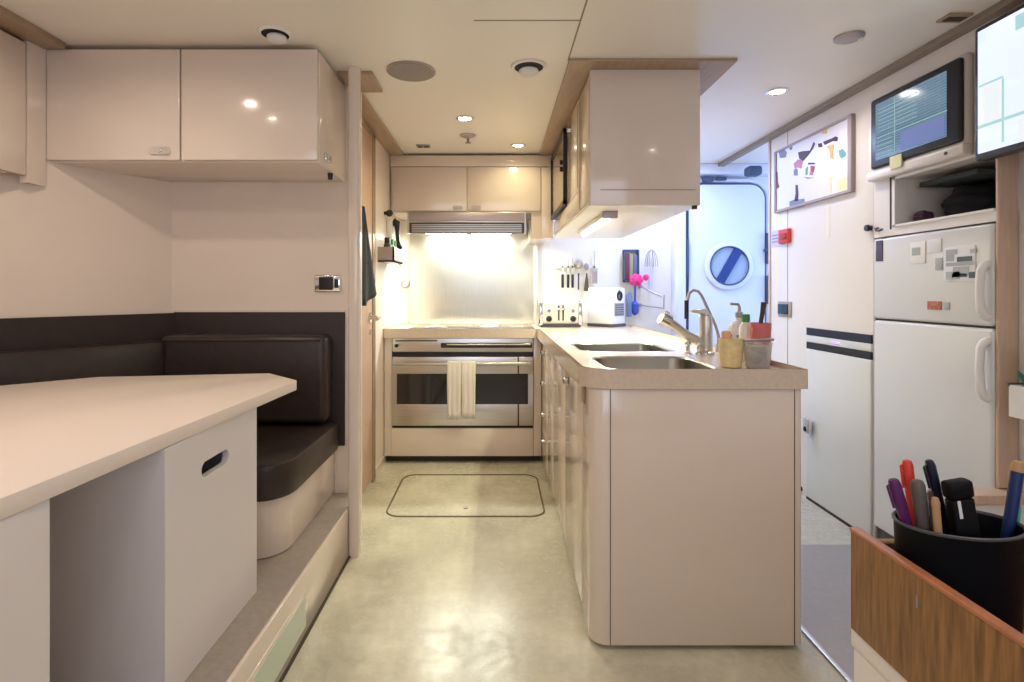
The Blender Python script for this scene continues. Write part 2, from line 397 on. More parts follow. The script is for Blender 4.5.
def vent_light(x, y, r, name, label, cat, kind):
    t = thing(name, label, cat, (x, y, CZ))
    MB().lathe([(r,0),(r,-.004),(r*.94,-.008),(r*.80,-.008),(r*.78,0)], (x,y,CZ), seg=36).build('ring', WHITEP, t)
    MB().lathe([(r*.80,0),(r*.80,-.0065),(r*.1,-.0065)], (x,y,CZ), seg=30).build('opening', CUPM, t)
    if kind == 'ball':
        MB().lathe([(r*.55,-.004),(r*.60,-.012),(r*.52,-.022),(r*.30,-.028),(.004,-.028)], (x,y+r*.26,CZ), seg=30).build('nozzle', WHITEP, t)
    else:
        MB().lathe([(r*.50,-.004),(r*.56,-.012),(r*.48,-.022),(r*.26,-.032),(.004,-.034)], (x,y+r*.30,CZ), seg=30).build('nozzle', WHITEP, t)
    return t
vent_light(-.83, 2.03, .062, 'ceiling_air_nozzle', 'white round air nozzle with dark throat on the ceiling before the dinette cupboards', 'air vent', 'ball')
vent_light(.142, 2.33, .078, 'ceiling_air_nozzle', 'white round air nozzle with dark throat in the aisle ceiling near the speaker', 'air vent', 'cone')
t = thing('ceiling_speaker', 'flat round grey cloth speaker set in the ceiling', 'speaker', (-.374, 2.38, CZ))
MB().lathe([(.108,0),(.108,-.004),(.100,-.007)], (-.374,2.38,CZ), seg=44).build('rim', ALU, t)
MB().lathe([(.100,0),(.100,-.009),(.09,-.011)], (-.374,2.38,CZ), seg=44).build('grille', GREYF, t)
t = thing('sprinkler', 'small metal sprinkler head in the galley ceiling behind the spotlight', 'sprinkler', (-.177, 3.42, CZ))
MB().lathe([(.05,0),(.05,-.004),(.035,-.012)], (-.177,3.36,CZ)).build('rosette', ALU, t)
MB().cyl((-.177,3.42,CZ), (-.177,3.42,CZ-.03), .008).cyl((-.177,3.42,CZ-.03), (-.177,3.42,CZ-.034), .018).build('nozzle', ALU, t)
t = thing('ceiling_vent', 'small flat oblong metal vent in the ceiling at the galley left corner', 'air vent', (-.485, 3.6, CZ))
B(-.53, -.44, 3.57, 3.63, CZ-.008, CZ, bev=.003).build('frame', ALU, t)
MB().box(-.52, -.49, 3.58, 3.62, CZ-.011, CZ-.007).box(-.48, -.45, 3.58, 3.62, CZ-.011, CZ-.007).build('grille', DGREY, t)
t = thing('smoke_detector', 'low round grey white detector on the ceiling before the right wall screens', 'detector', (1.347, 2.06, CZ))
MB().lathe([(.052,0),(.052,-.006),(.04,-.012),(.02,-.014)], (1.347,2.06,CZ), seg=30).build('body', ALU, t)
MB().ball((1.385,2.05,CZ-.014), .010).build('indicator', WHITEP, t)
t = thing('ceiling_slot_vent', 'small dark slot vent in the ceiling beside the large screen', 'air vent', (1.62, 1.91, CZ))
B(1.58, 1.665, 1.88, 1.94, CZ-.008, CZ, bev=.002).build('frame', TRIMW, t)
B(1.59, 1.655, 1.895, 1.925, CZ-.010, CZ-.006).build('slot', GAPM, t)
# ================================================================= DINETTE
def latch_pill(b, c, axis, w=.085, h=.03, d=.008):
    x, y, z = c
    if axis == 'y': b.box(x-w/2, x+w/2, y-d, y, z-h/2, z+h/2, bev=.0135, seg=5, edges='y'); b.cyl((x,y-d-.004,z), (x,y-d,z), .008)
    else: s = 1 if d < 0 else -1; q = s*abs(d); b.box(min(x, x+q), max(x, x+q), y-w/2, y+w/2, z-h/2, z+h/2, bev=.0035, seg=3); b.cyl((x+q+s*.003,y,z), (x+q-s*.002,y,z), .008)
# wall cupboards over the bench
t = thing('wall_cupboard', 'glossy cream wall cupboard with two doors hanging over the dark bench', 'cupboard', (-1.235, 2.30, 1.658))
B(-1.77, -.70, 2.142, 2.52, 1.658, 2.10, bev=.006).build('body', LACQ, t)
for xa, xb in ((-1.768, -1.243), (-1.237, -.702)):
    dr = B(xa, xb, 2.12, 2.141, 1.664, 2.10, bev=.004).build('door', LACQ, t)
    if xa < -1.5:
        b = MB(); latch_pill(b, (-1.318, 2.12, 1.70), 'y'); b.build('push_latch', CHROME, dr)
b = MB(); latch_pill(b, (-.70, 2.235, 1.70), 'x', w=.07, d=-.010); b.build('push_latch', CHROME, t)
MB().cyl((-.715,2.33,1.658), (-.715,2.33,1.63), .012, .009).build('catch', BLACK, t)
# cupboard on the hull side
t = thing('side_cupboard', 'cream cupboard on the hull side at far left with one grooved door', 'cupboard', (-1.88, 1.5, 1.56))
B(-1.99, -1.79, .4, 1.98, 1.58, 2.09, bev=.006).build('body', LACQ, t)
B(-1.789, -1.77, 1.35, 2.035, 1.585, 2.085, bev=.004).build('door', LACQ, t)
B(-1.789, -1.77, .62, 1.342, 1.585, 2.085, bev=.004).build('door', LACQ, t)
struct(MB().prism([(-1.80,2.04),(-1.77,2.04),(-1.765,2.118),(-1.79,2.118)], 1.56, CZ).build('trim_10', LACQ), 'cream filler between the dinette cupboards')

# bench base, seat cushions, padded back
t = thing('corner_bench', 'L-shaped bench with dark brown leather seat on a cream base', 'bench', (-1.3, 2.2, .21))
def roundpoly(pts, radii, n=7):
    out = []
    for i, p in enumerate(pts):
        r = radii[i]; p = Vector(p); a = Vector(pts[i-1]); b_ = Vector(pts[(i+1) % len(pts)])
        if r <= 0: out.append(tuple(p)); continue
        da, db = (a-p).normalized(), (b_-p).normalized()
        ang = da.angle(db); tl = r/math.tan(ang/2)
        c = p+(da+db).normalized()*(r/math.sin(ang/2)); s0 = p+da*tl-c; s1 = p+db*tl-c
        th = math.atan2(s0.x*s1.y-s0.y*s1.x, s0.dot(s1))
        for k in range(n+1):
            q = th*k/n; out.append((c.x+s0.x*math.cos(q)-s0.y*math.sin(q), c.y+s0.x*math.sin(q)+s0.y*math.cos(q)))
    return out
base = roundpoly([(-.75,1.88),(-.75,2.515),(-1.52,2.515),(-1.96,1.80),(-1.96,.3),(-1.5,.3),(-1.5,1.88)], [.11,0,0,0,0,0,0])
MB().prism(base, .212, .415, bev=.006).build('base', LACQ, t)
seat = roundpoly([(-.725,1.86),(-.725,2.50),(-1.51,2.50),(-1.95,1.78),(-1.95,.3),(-1.48,.3),(-1.48,1.86)], [.12,0,0,0,0,0,0], 5)
MB().prism(seat, .415, .545, bev=.018).build('seat_cushion', DARKL, t)
bk = B(-1.50, -.755, 2.395, 2.50, .56, .955, bev=.03, seg=4).build('back_cushion', DARKL, t)
MB().tube([(-1.48,2.396,.93), (-.78,2.396,.93)], .005, seg=6).build('piping', DARKL, bk)
a, c_ = Vector((-1.545,2.44)), Vector((-1.95,1.79)); dv = (c_-a).normalized(); nv = Vector((-dv.y, dv.x))
if nv.x < 0: nv = -nv
sb = MB().prism([tuple(a), tuple(c_), (-1.965,.35), (-1.86,.35), tuple(c_+nv*.06+Vector((.05,0))), tuple(a+nv*.10)], .56, .93, bev=.02)
sb.build('back_cushion', DARKL, t)
pd = thing('padded_wall_panel', 'dark brown padded panel on the wall around the corner bench', 'wall panel', (-1.1, 2.515, .42))
B(-1.50, -.703, 2.508, 2.519, .43, 1.052, bev=.004).build('end_panel', DARKP, pd)
a, c_ = Vector((-1.498,2.526)), Vector((-1.985,1.79))
MB().prism([tuple(a), tuple(c_), (-1.997,1.786), (-1.997,.3), (-1.985,.3), tuple(c_+Vector((.012,-.002))), tuple(a+Vector((.012,-.006)))], .43, 1.048).build('side_panel', DARKP, pd)
B(-1.50, -.703, 2.510, 2.519, 1.052, 1.060).build('top_strip', LACQ, pd)

# table
t = thing('dinette_table', 'large white table with a cut corner standing on white box pedestals', 'table', (-1.2, 1.3, .21))
TT = .829
top = [(-.716,1.945), (-.884,2.11), (-1.487,2.02), (-1.72,1.80), (-1.80,.45), (-.785,.45)]
MB().prism(roundpoly(top, [.02,.02,.03,.05,.02,.02], 4), .794, TT, bev=.003).build('tabletop', TABLEM, t)
def pedestal(y0, y1, slot):
    b = MB(); xf, xb = -.748, -1.25
    if slot:
        th = .018; ys0, ys1, zs0, zs1 = 1.372, 1.512, .672, .712
        # front panel with a stadium-shaped hand hole
        pts = [(ys0, zs0)]; loop = []
        hw, hh = (ys1-ys0)/2-.0, (zs1-zs0)/2; cy_, cz_ = (ys0+ys1)/2, (zs0+zs1)/2
        for k in range(24):
            a = 2*PI*k/24; ex = hw-hh
            loop.append((cy_+(ex if math.cos(a) >= 0 else -ex)+hh*math.cos(a), cz_+hh*math.sin(a)))
        outer = []
        for k in range(24):
            a = 2*PI*k/24; c, s = math.cos(a), math.sin(a)
            Y0, Y1, Z0, Z1 = y0-cy_, y1-cy_, .212-cz_, .793-cz_
            q = min((Y1/c if c > 1e-6 else 1e9), (Y0/c if c < -1e-6 else 1e9), (Z1/s if s > 1e-6 else 1e9), (Z0/s if s < -1e-6 else 1e9))
            outer.append([cy_+q*c, cz_+q*s])
        for Yc in (y0, y1):
            for Zc in (.212, .793):
                k = min(range(24), key=lambda i: (outer[i][0]-Yc)**2+(outer[i][1]-Zc)**2); outer[k] = [Yc, Zc]
        for xx in (xf, xf-th):
            vi = [b.bm.verts.new((xx, *p)) for p in loop]; vo = [b.bm.verts.new((xx, *p)) for p in outer]
            for k in range(24): b.bm.faces.new((vi[k], vi[(k+1) % 24], vo[(k+1) % 24], vo[k]))
            if xx == xf: f_i, f_o = vi, vo
            else:
                for k in range(24):
                    b.bm.faces.new((f_i[k], vi[k], vi[(k+1) % 24], f_i[(k+1) % 24])); b.bm.faces.new((f_o[k], vo[k], vo[(k+1) % 24], f_o[(k+1) % 24]))
        b.box(xb, xf-th, y0, y0+th, .212, .793); b.box(xb, xf-th, y1-th, y1, .212, .793); b.box(xb, xb+th, y0+th, y1-th, .212, .793)
        b.box(xb+th, xf-th, y0+th, y1-th, .212, .232)
    else:
        b.box(-1.25, -.77, y0, y1, .212, .793, bev=.002)
    return b
pedestal(1.22, 1.688, True).build('pedestal_with_hand_hole', BOXM, t)
pedestal(.47, .933, False).build('pedestal', BOXM, t)
tt = thing('wall_socket', 'chrome framed black socket on the wall above the dinette bench', 'socket', (-.785, 2.515, 1.185))
B(-.845, -.722, 2.508, 2.520, 1.145, 1.225, bev=.006).build('frame', CHROME, tt)
B(-.822, -.757, 2.503, 2.510, 1.155, 1.215, bev=.004).build('insert', BLACK, tt)
B(-.750, -.732, 2.504, 2.510, 1.165, 1.205, bev=.003).build('switch', BLACK, tt)
# ================================================================= COOKER WALL
YF = 3.6
def zo(py): return Z_(py, YF)
def xo(px): return X_(px, YF)
# base cabinet around the oven: stiles + drawer front
t = thing('cooker_cabinet', 'cream base cabinet surrounding the built-in oven', 'cabinet', (-.22, 3.9, 0))
b = MB(); b.box(-.745, xo(392), YF, 4.245, .05, .837, bev=.002); b.box(xo(533.5), .303, YF, 4.245, .05, .837, bev=.002)
b.box(xo(392), xo(533.5), 4.20, 4.245, .05, .837); b.box(xo(392), xo(533.5), YF+.02, 4.2, .05, .24)
b.box(-.745, .303, 3.675, 4.245, 0, .05); b.build('body', LACQ, t)
B(xo(391.5), xo(533), YF-.004, YF+.019, .05, .236, bev=.003).build('drawer', LACQ, t)
t = thing('built_in_oven', 'wide stainless steel built-in oven with dark glass window', 'oven', (-.22, 3.9, .24))
x0, x1 = xo(392.5), xo(533)
B(x0, x1, YF+.012, 4.18, .243, .836).build('body', DGREY, t)
B(x0, x1, YF-.008, YF+.012, .745, .836, bev=.003).build('control_panel', STEEL, t)
B(x0+.02, x0+.30, YF-.014, YF-.006, .815, .823, bev=.002).build('vent_slot', BLACK, t)
B(xo(441), xo(532), YF-.016, YF-.006, .772, .805, bev=.004).build('display_strip', BLACKG, t)
MB().tube([(xo(447), YF-.022, .795), (xo(530), YF-.022, .795)], .0045).build('display_bar', STEEL, t)
MB().cyl((x0+.03, YF-.026, .787), (x0+.03, YF-.006, .787), .012).build('knob', BLACK, t)
dz0, dz1 = .255, .712
wx0, wx1, wz0, wz1 = xo(397), xo(528), .397, .600
d = MB()
d.box(x0, x1, YF-.012, YF+.01, wz1, dz1, bev=.002); d.box(x0, x1, YF-.012, YF+.01, dz0, wz0, bev=.002)
d.box(x0, wx0, YF-.012, YF+.01, wz0, wz1); d.box(wx1, x1, YF-.012, YF+.01, wz0, wz1)
dr = d.build('door', STEEL, t)
B(wx0, wx1, YF-.008, YF, wz0, wz1).build('window', BLACKG, dr)
B(xo(517.5), xo(519), YF-.0135, YF-.011, wz1, dz1).build('joint', GAPM, dr)
B(xo(517.5), xo(519), YF-.0135, YF-.011, dz0, wz0).build('joint', GAPM, dr)
h = MB().tube([(x0+.02, YF-.055, .672), (x1-.02, YF-.055, .672)], .011)
for xx in (x0+.05, x1-.05): h.cyl((xx, YF-.012, .672), (xx, YF-.055, .672), .008)
h.build('handle', STEEL, dr)
B(x0, x1, YF-.006, YF+.012, .716, .744).build('gap', BLACK, t)
B(x0, x1, YF-.004, YF+.012, .240, .254).build('gap', BLACK, t)
# two towels over the handle
def towel(xa, xb, zb, label):
    b = MB(); n = 10; y = YF-.055
    prof = [(y+.018, .54), (y+.018, .669), (y+.012, .684), (y, .689), (y-.012, .684), (y-.019, .669), (y-.022, .54), (y-.021, zb+.04), (y-.020, zb)]
    rows = []
    for k in range(n+1):
        x = xa+(xb-xa)*k/n; w = .004*math.sin(k*1.7+xa*50)
        rows.append([b.bm.verts.new((x+.002*math.sin(j+k), yy+w*(1 if j > 5 else .2), zz+(.003*math.sin(k*2.1) if j == 8 else 0))) for j, (yy, zz) in enumerate(prof)])
    for r0, r1 in zip(rows, rows[1:]):
        for j in range(len(prof)-1): b.bm.faces.new((r0[j], r0[j+1], r1[j+1], r1[j]))
    o = b.build('hand_towel', TOWELM); m = o.modifiers.new('s', 'SOLIDIFY'); m.thickness = .006; m.offset = 0
    return tag(o, label, 'towel', 'towels over the oven handle')
towel(xo(448.3), xo(461.6), .312, 'white hand towel over the oven handle, the one nearer the side door')
towel(xo(462.3), xo(476), .318, 'white hand towel over the oven handle, the one nearer the island')

# worktop of cooker wall + island: one continuous L, with sinks let in
WT, WB = .90, .838
LS = .886                                            # surface inside the raised lip
b = MB()
outer = roundpoly([(-.748,3.575),(.274,3.575),(.274,1.715),(.996,1.715),(.996,4.246),(-.748,4.246)], [.01,.02,.10,.012,0,0], 8)
# two sink holes
def rrect(x0, x1, y0, y1, r, n=5):
    return roundpoly([(x0,y0),(x1,y0),(x1,y1),(x0,y1)], [r]*4, n)
S1 = (.375, .758, 1.80, 2.17); S2 = (.375, .785, 2.34, 2.73)
bm = b.bm
def loop(pts, z): 
    vs = [bm.verts.new((x, y, z)) for x, y in pts]
    return vs, [bm.edges.new((vs[i], vs[(i+1) % len(vs)])) for i in range(len(vs))]
inner = roundpoly([(-.74,3.592),(.290,3.592),(.290,1.732),(.980,1.732),(.980,4.24),(-.74,4.24)], [0,.02,.085,.01,0,0], 8)
h1, h2 = rrect(*S1, .07), rrect(*S2, .07)
ot, _ = loop(outer, WT); it, ie = loop(inner, WT)
_a, e1 = loop(inner, LS); p1, e2 = loop(h1, LS); p2, e3 = loop(h2, LS)
bmesh.ops.triangle_fill(bm, edges=e1+e2+e3, use_beauty=True)
ob, oe = loop(outer, WB); q1, f1 = loop(h1, WB); q2, f2 = loop(h2, WB)
bmesh.ops.triangle_fill(bm, edges=oe+f1+f2, use_beauty=True)
for A, C in ((ot, ob), (it, _a), (p1, q1), (p2, q2), (ot, it)):
    if len(A) == len(C):
        for i in range(len(A)):
            try: bm.faces.new((A[i], A[(i+1) % len(A)], C[(i+1) % len(C)], C[i]))
            except ValueError: pass
wt = tag(b.build('worktop', STONE), 'tan stone worktop running over the cooker wall and the sink island', 'worktop')

def sink(S, label, depth=.17):
    x0, x1, y0, y1 = S
    t = thing('sink_basin', label, 'sink', ((x0+x1)/2, (y0+y1)/2, WB-depth), 'sink basins in the island')
    b = MB(); rings = []
    for g, z in ((.014, LS-.001), (.000, LS+.002), (-.008, LS-.004), (-.012, WB-depth+.04), (-.03, WB-depth+.008), (-.05, WB-depth)):
        pts = rrect(x0-g*1.0, x1+g, y0-g, y1+g, max(.02, .07+g))
        rings.append([b.bm.verts.new((x, y, z)) for x, y in pts])
    for A, C in zip(rings, rings[1:]):
        for i in range(len(A)): b.bm.faces.new((A[i], A[(i+1) % len(A)], C[(i+1) % len(C)], C[i]))
    b.bm.faces.new(rings[-1]); b.build('bowl', SINKM, t, smooth=True)
    MB().lathe([(.04,0),(.04,.004),(.03,.002),(.006,.002)], ((x0+x1)/2, (y0+y1)/2, WB-depth), seg=24).build('drain', CHROME, t)
sink((S1[0]+.0, S1[1], S1[2], S1[3]), 'stainless sink basin nearest the island front end')
sink(S2, 'stainless sink basin farther from the island front end')

# hob
t = thing('glass_hob', 'flat black glass hob on the worktop under the hood', 'hob', (-.2, 3.92, LS))
B(-.60, .27, 3.70, 4.12, LS, LS+.008, bev=.003).build('glass', BLACKG, t)
for x, y, r in ((-.42,3.81,.08),(-.42,4.0,.065),(-.05,3.81,.065),(-.05,4.0,.09),(.15,3.9,.06)):
    MB().tube([(x+r*math.cos(2*PI*k/28), y+r*math.sin(2*PI*k/28), LS+.0082) for k in range(28)], .0012, seg=4, closed=True).build('ring_marking', ALU, t)
t = thing('splashback', 'brushed stainless steel splashback behind the hob', 'splashback', (-.2, 4.24, LS))
B(X_(410,4.24), X_(534,4.24), 4.236, 4.249, LS+.01, 1.60, bev=.002).build('sheet', STEELB, t)
b = MB(); b.box(X_(534,4.24), X_(537,4.24), 4.228, 4.249, LS, 1.60)
b.build('edge_strip', LACQ, t)

# hood
t = thing('cooker_hood', 'slim stainless cooker hood with two lit strips under the cupboards', 'cooker hood', (-.22, 3.95, 1.60))
hx0, hx1 = X_(407.5, 3.75), X_(526, 3.75)
B(hx0, hx1, 3.75, 4.235, 1.625, 1.70, bev=.004).build('body', STEEL, t)
b = MB()
for k in range(5): b.box(hx0+.03, hx1-.03, 3.742, 3.752, 1.558+.012*k, 1.564+.012*k)
b.box(hx0, hx0+.012, 3.74, 3.80, 1.55, 1.70); b.box(hx1-.012, hx1, 3.74, 3.80, 1.55, 1.70)
b.build('grille', STEEL, t)
B(hx0+.012, hx1-.012, 3.752, 3.80, 1.553, 1.625).build('grille_back', DGREY, t)
B(hx0+.01, hx1-.01, 3.738, 3.75, 1.635, 1.695, bev=.004).build('front_band', ALU, t)
B(hx0+.012, hx1-.012, 3.80, 4.235, 1.60, 1.626).build('underside', STEEL, t)
for xa, xb in ((X_(425,4.1), X_(466,4.1)), (X_(471,4.1), X_(511,4.1))):
    B(xa, xb, 4.06, 4.15, 1.587, 1.601, bev=.003).build('lamp_strip', TUBEM, t)

# wall cupboards above the hood
t = thing('wall_cupboard', 'glossy cream wall cupboard with two doors above the cooker hood', 'cupboard', (-.2, 4.0, 1.71))
B(-.745, .402, 3.822, 4.245, 1.705, 2.10).build('body', LACQ, t)
B(-.745, .402, 3.80, 3.822, 2.027, 2.105, bev=.002).build('filler', LACQ, t)
for xa, xb, hx in ((-.728, -.206, -.27), (-.202, .315, -.14)):
    dr = B(xa, xb, 3.80, 3.821, 1.713, 2.022, bev=.003).build('door', LACQ, t)
    b = MB(); latch_pill(b, (hx, 3.80, 1.735), 'y', w=.07, h=.028); b.build('push_latch', ALU, dr)
B(.320, .402, 3.80, 3.821, 1.52, 2.022, bev=.003).build('side_filler', LACQ, t)
B(.25, .402, 3.822, 4.235, 1.52, 1.705).build('hood_side', LACQ, t)

# left galley wall things
t = thing('wall_telephone', 'black wall telephone handset hanging beside the hood', 'telephone', (-.74, 3.75, 1.55))
B(-.749, -.715, 3.70, 3.79, 1.47, 1.64, bev=.008).build('wall_cradle', WHITEP, t)
MB().tube([(-.712,3.75,1.635), (-.690,3.75,1.625), (-.685,3.75,1.57), (-.682,3.75,1.50), (-.675,3.75,1.46), (-.655,3.75,1.443)], [.022,.024,.015,.015,.020,.013], seg=12).cyl((-.73,3.75,1.61), (-.70,3.75,1.62), .016).build('handset', BLACK, t)
MB().tube([(-.665+.01*math.sin(k*1.8), 3.75+.01*math.cos(k*1.8), 1.435-.003*k) for k in range(40)], .0025, seg=5).build('coiled_cord', BLACK, t)
o = MB().cyl((-.749,3.62,1.672), (-.725,3.62,1.672), .012).ball((-.715,3.62,1.672), .024).build('wall_hook', BLACK)
tag(o, 'round black knob hook on the galley side wall left of the telephone', 'hook')
t = thing('wall_caddy', 'grey open caddy fixed to the galley side wall holding small jars', 'caddy', (-.70, 3.58, 1.335))
b = MB(); b.box(-.749,-.645,3.42,3.74,1.335,1.345); b.box(-.655,-.645,3.42,3.74,1.335,1.43); b.box(-.749,-.645,3.42,3.43,1.335,1.43); b.box(-.749,-.645,3.73,3.74,1.335,1.43)
b.build('tray', ALU, t)
def jar(x, y, m, label, cap=BLACK):
    t = thing('spice_jar', label, 'jar', (x, y, 1.346), 'jars in the wall caddy')
    MB().lathe([(.022,0),(.024,.005),(.024,.10),(.016,.115)], (x,y,1.346), seg=18).build('body', m, t)
    MB().lathe([(.019,.112),(.019,.145),(.016,.148)], (x,y,1.346), seg=18).build('cap', cap, t)
jar(-.70, 3.48, DGREY, 'dark spice jar in the wall caddy, nearest the side door')
jar(-.70, 3.60, WHITEP, 'white jar with green cap in the middle of the wall caddy', GREEN)
jar(-.70, 3.69, GREEN, 'green jar with green cap in the wall caddy nearest the cooker', GREEN)
t = thing('round_outlet', 'round white outlet on the wall between splashback and side wall', 'socket', (-.715, 4.245, 1.205))
MB().lathe([(.034,0),(.034,-.010),(.026,-.014),(.022,-.008),(.01,-.008)], (-.712,4.249,1.205), axis='y', seg=28).build('ring', ALU, t)
MB().lathe([(.02,0),(.02,-.012)], (-.712,4.249,1.205), axis='y', seg=20).build('insert', WHITEP, t)
# black cloth on the door hook
b = MB(); rows = []
for j in range(15):
    u = j/14; z = 1.60-u*.53; w = .010+.265*u; row = []
    for k in range(13):
        a = (k/12-.5)*2; y = 2.885+w*a; x = -.722+.010*math.sin(a*7+u*2)*u
        row.append(b.bm.verts.new((x, y, z+.06*abs(a)*u**5)))
    rows.append(row)
for r0, r1 in zip(rows, rows[1:]):
    for k in range(12): b.bm.faces.new((r0[k], r0[k+1], r1[k+1], r1[k]))
t = thing('hanging_cloth', 'black cloth hanging in a long triangle from a hook on the side door', 'cloth', (-.72, 2.885, 1.60))
o = b.build('cloth', CLOTHB, t); m = o.modifiers.new('s', 'SOLIDIFY'); m.thickness = .02
MB().tube([(-.742,2.885,1.61), (-.715,2.885,1.605), (-.705,2.885,1.62)], .004, seg=8).build('hook', CHROME, t)
# ================================================================= SINK ISLAND
t = thing('sink_island', 'long cream base cabinet with rounded corners carrying the two sinks', 'kitchen island', (.65, 2.9, 0))
poly = roundpoly([(.327,1.80),(.980,1.80),(.985,4.24),(.327,4.24)], [.05,.03,0,0], 8)
MB().prism(poly, .02, .24).build('base', LACQ, t)
b = MB(); b.box(.327,.98,1.86,1.875,.24,.838); b.box(.962,.98,1.87,4.24,.24,.838); b.box(.327,.345,1.87,4.24,.24,.838)
b.build('carcass', LACQ, t)
e = roundpoly([(.304,1.724),(.982,1.724),(.982,1.90),(.304,1.90)], [.055,.02,0,0], 8)
MB().prism(e, .018, .836, bev=.002).build('end_panel', LACQ, t)
MB().prism(roundpoly([(.35,1.80),(.95,1.80),(.95,4.2),(.35,4.2)], [.05,.05,0,0]), 0, .02).build('plinth', GAPM, t)
for xa in (.364, .952): B(xa,xa+.002,1.7225,1.728,.02,.836).build('panel_joint', GAPM, t)
MB().box(.31,.34,1.752,1.9,.836,.8385).build('shadow_joint', GAPM, t)
def ldoor(y0, y1, z0, z1, name, knob=None, chrome=True):
    o = B(.303, .326, y0+.0015, y1-.0015, z0+.0015, z1-.0015, bev=.0012, seg=2).build(name, LACQ, t)
    if knob:
        ky, kz = knob; b = MB()
        b.lathe([(.020,0),(.020,-.006),(.014,-.010),(.012,-.020),(.017,-.026),(.006,-.030)], (.303,ky,kz), axis='x', seg=22)
        b.build('knob', CHROME, o)
ldoor(1.905, 2.36, .05, .835, 'door')
ldoor(2.36, 2.85, .05, .835, 'door')
MB().box(.285, .303, 2.26, 2.33, .755, .785, bev=.006).build('pull_handle', CHROME, t)
ldoor(2.85, 3.16, .05, .835, 'door')
for z0, z1, kz in ((.655,.835,.77),(.47,.655,.58),(.285,.47,.385),(.05,.285,.22)):
    ldoor(3.16, 3.55, z0, z1, 'drawer', (3.34, kz))
MB().box(.296,.304,1.835,1.875,.765,.825,bev=.003).build('lock', TRIMW, t)

# ---------------- hanging cabinet over the island
t = thing('hanging_cabinet', 'tall glossy cream cabinet hanging from the ceiling over the island', 'cabinet', (.64, 3.0, 1.52))
B(.422, .875, 2.35, 3.795, 1.535, 2.106).build('body', LACQ, t)
B(.405, .882, 2.33, 2.352, 1.52, 2.107, bev=.004).build('end_panel', LACQ, t)
B(.405, .882, 2.352, 3.795, 1.52, 1.536, bev=.002).build('bottom_panel', GALLIT, t)
B(.45, .86, 2.328, 2.3305, 1.585, 1.588).build('end_joint', SEAM, t)
MB().cyl((.862,2.345,1.52), (.862,2.345,1.505), .012).build('catch', GAPM, t)
dr = B(.405, .422, 2.36, 2.64, 1.545, 2.09, bev=.003).build('door', LACQ, t)
dr = B(.405, .422, 2.645, 3.07, 1.64, 2.09, bev=.003).build('door', LACQ, t)
MB().lathe([(.016,0),(.016,-.006),(.01,-.014)], (.405,2.98,2.04), axis='x', seg=20).build('knob', CHROME, dr)
B(.4035, .406, 2.672, 2.684, 1.66, 2.07).build('groove', SEAM, dr)
B(.405, .422, 2.645, 3.795, 1.545, 1.636, bev=.003).build('lower_rail', LACQ, t)
m = thing('microwave', 'built-in microwave with black frame and mirror front in the hanging cabinet', 'microwave', (.40, 3.43, 1.65))
b = MB(); ya, yb, za, zb = 3.09, 3.80, 1.65, 2.08
b.box(.385,.42,ya,ya+.022,za,zb); b.box(.385,.42,yb-.022,yb,za,zb); b.box(.385,.42,ya,yb,za,za+.022); b.box(.385,.42,ya,yb,zb-.022,zb)
b.build('frame', BLACK, m)
B(.393, .42, ya+.022, yb-.022, za+.022, zb-.022).build('door', mat('bronze mirror glass', (.52,.42,.30), .12, .8), m)
for z in (1.90, 1.86): MB().cyl((.393,3.15,z), (.372,3.15,z), .014).build('knob', BLACK, m)
t = thing('under_cabinet_lamp', 'slim lamp under the hanging cabinet with a grey end cap', 'lamp', (.62, 2.9, 1.52))
B(.500, .560, 2.52, 3.3, 1.496, 1.52, bev=.004).build('housing', WHITEP, t)
MB().cyl((.53,2.56,1.487), (.53,3.26,1.487), .010).build('tube', TUBEM, t)
B(.495, .565, 2.50, 2.522, 1.488, 1.52, bev=.004).build('end_cap', ALU, t)

# ---------------- taps and sink fittings
t = thing('mixer_tap', 'thick steel kitchen mixer tap with slanted pull-out spout', 'tap', (.882, 2.27, LS))
MB().lathe([(.036,0),(.036,.008),(.027,.014),(.026,.16),(.022,.165),(.004,.167)], (.882,2.27,LS), seg=26).build('body', STEEL, t)
MB().tube([(.867,2.27,.93), (.80,2.265,.965), (.745,2.26,1.005), (.70,2.255,1.035)], [.021,.020,.019,.022], seg=16).build('spout', STEEL, t)
MB().tube([(.725,2.257,1.022), (.69,2.255,1.042)], [.027,.029], seg=16).ball((.715,2.257,1.055), .012).build('spray_head', CHROME, t)
MB().tube([(.882,2.27,1.04), (.877,2.27,1.062), (.84,2.265,1.066), (.815,2.26,1.066)], [.022,.016,.009,.006], seg=12).build('lever', STEEL, t)
t = thing('filter_tap', 'thin dark steel gooseneck filter tap arching beside the mixer tap', 'tap', (.975, 2.30, LS))
pts = [(.960,2.33,LS+.02), (.960,2.33,.955), (.947,2.33,1.0), (.915,2.33,1.07), (.887,2.33,1.13), (.872,2.33,1.149), (.852,2.33,1.154), (.834,2.33,1.140), (.825,2.33,1.105), (.822,2.33,1.06)]
MB().tube(pts, .0065, seg=10).build('gooseneck', ALU, t)
MB().cyl((.960,2.33,LS), (.960,2.33,LS+.035), .018, .012).build('base', STEEL, t)
MB().cyl((.822,2.33,1.11), (.822,2.33,1.03), .009).build('spout_tip', BLACK, t)
def stub(x, y, lab):
    t = thing('sink_control_knob', lab, 'knob', (x, y, LS), 'small sink control knobs')
    MB().lathe([(.016,0),(.016,.006),(.008,.010),(.008,.035),(.014,.042),(.012,.052),(.003,.055)], (x,y,LS), seg=18).build('stem', CHROME, t)
stub(.80, 2.25, 'small chrome control knob at the sink edge, the one away from the mixer tap')
stub(.845, 2.25, 'small chrome control knob at the sink edge right beside the mixer tap')

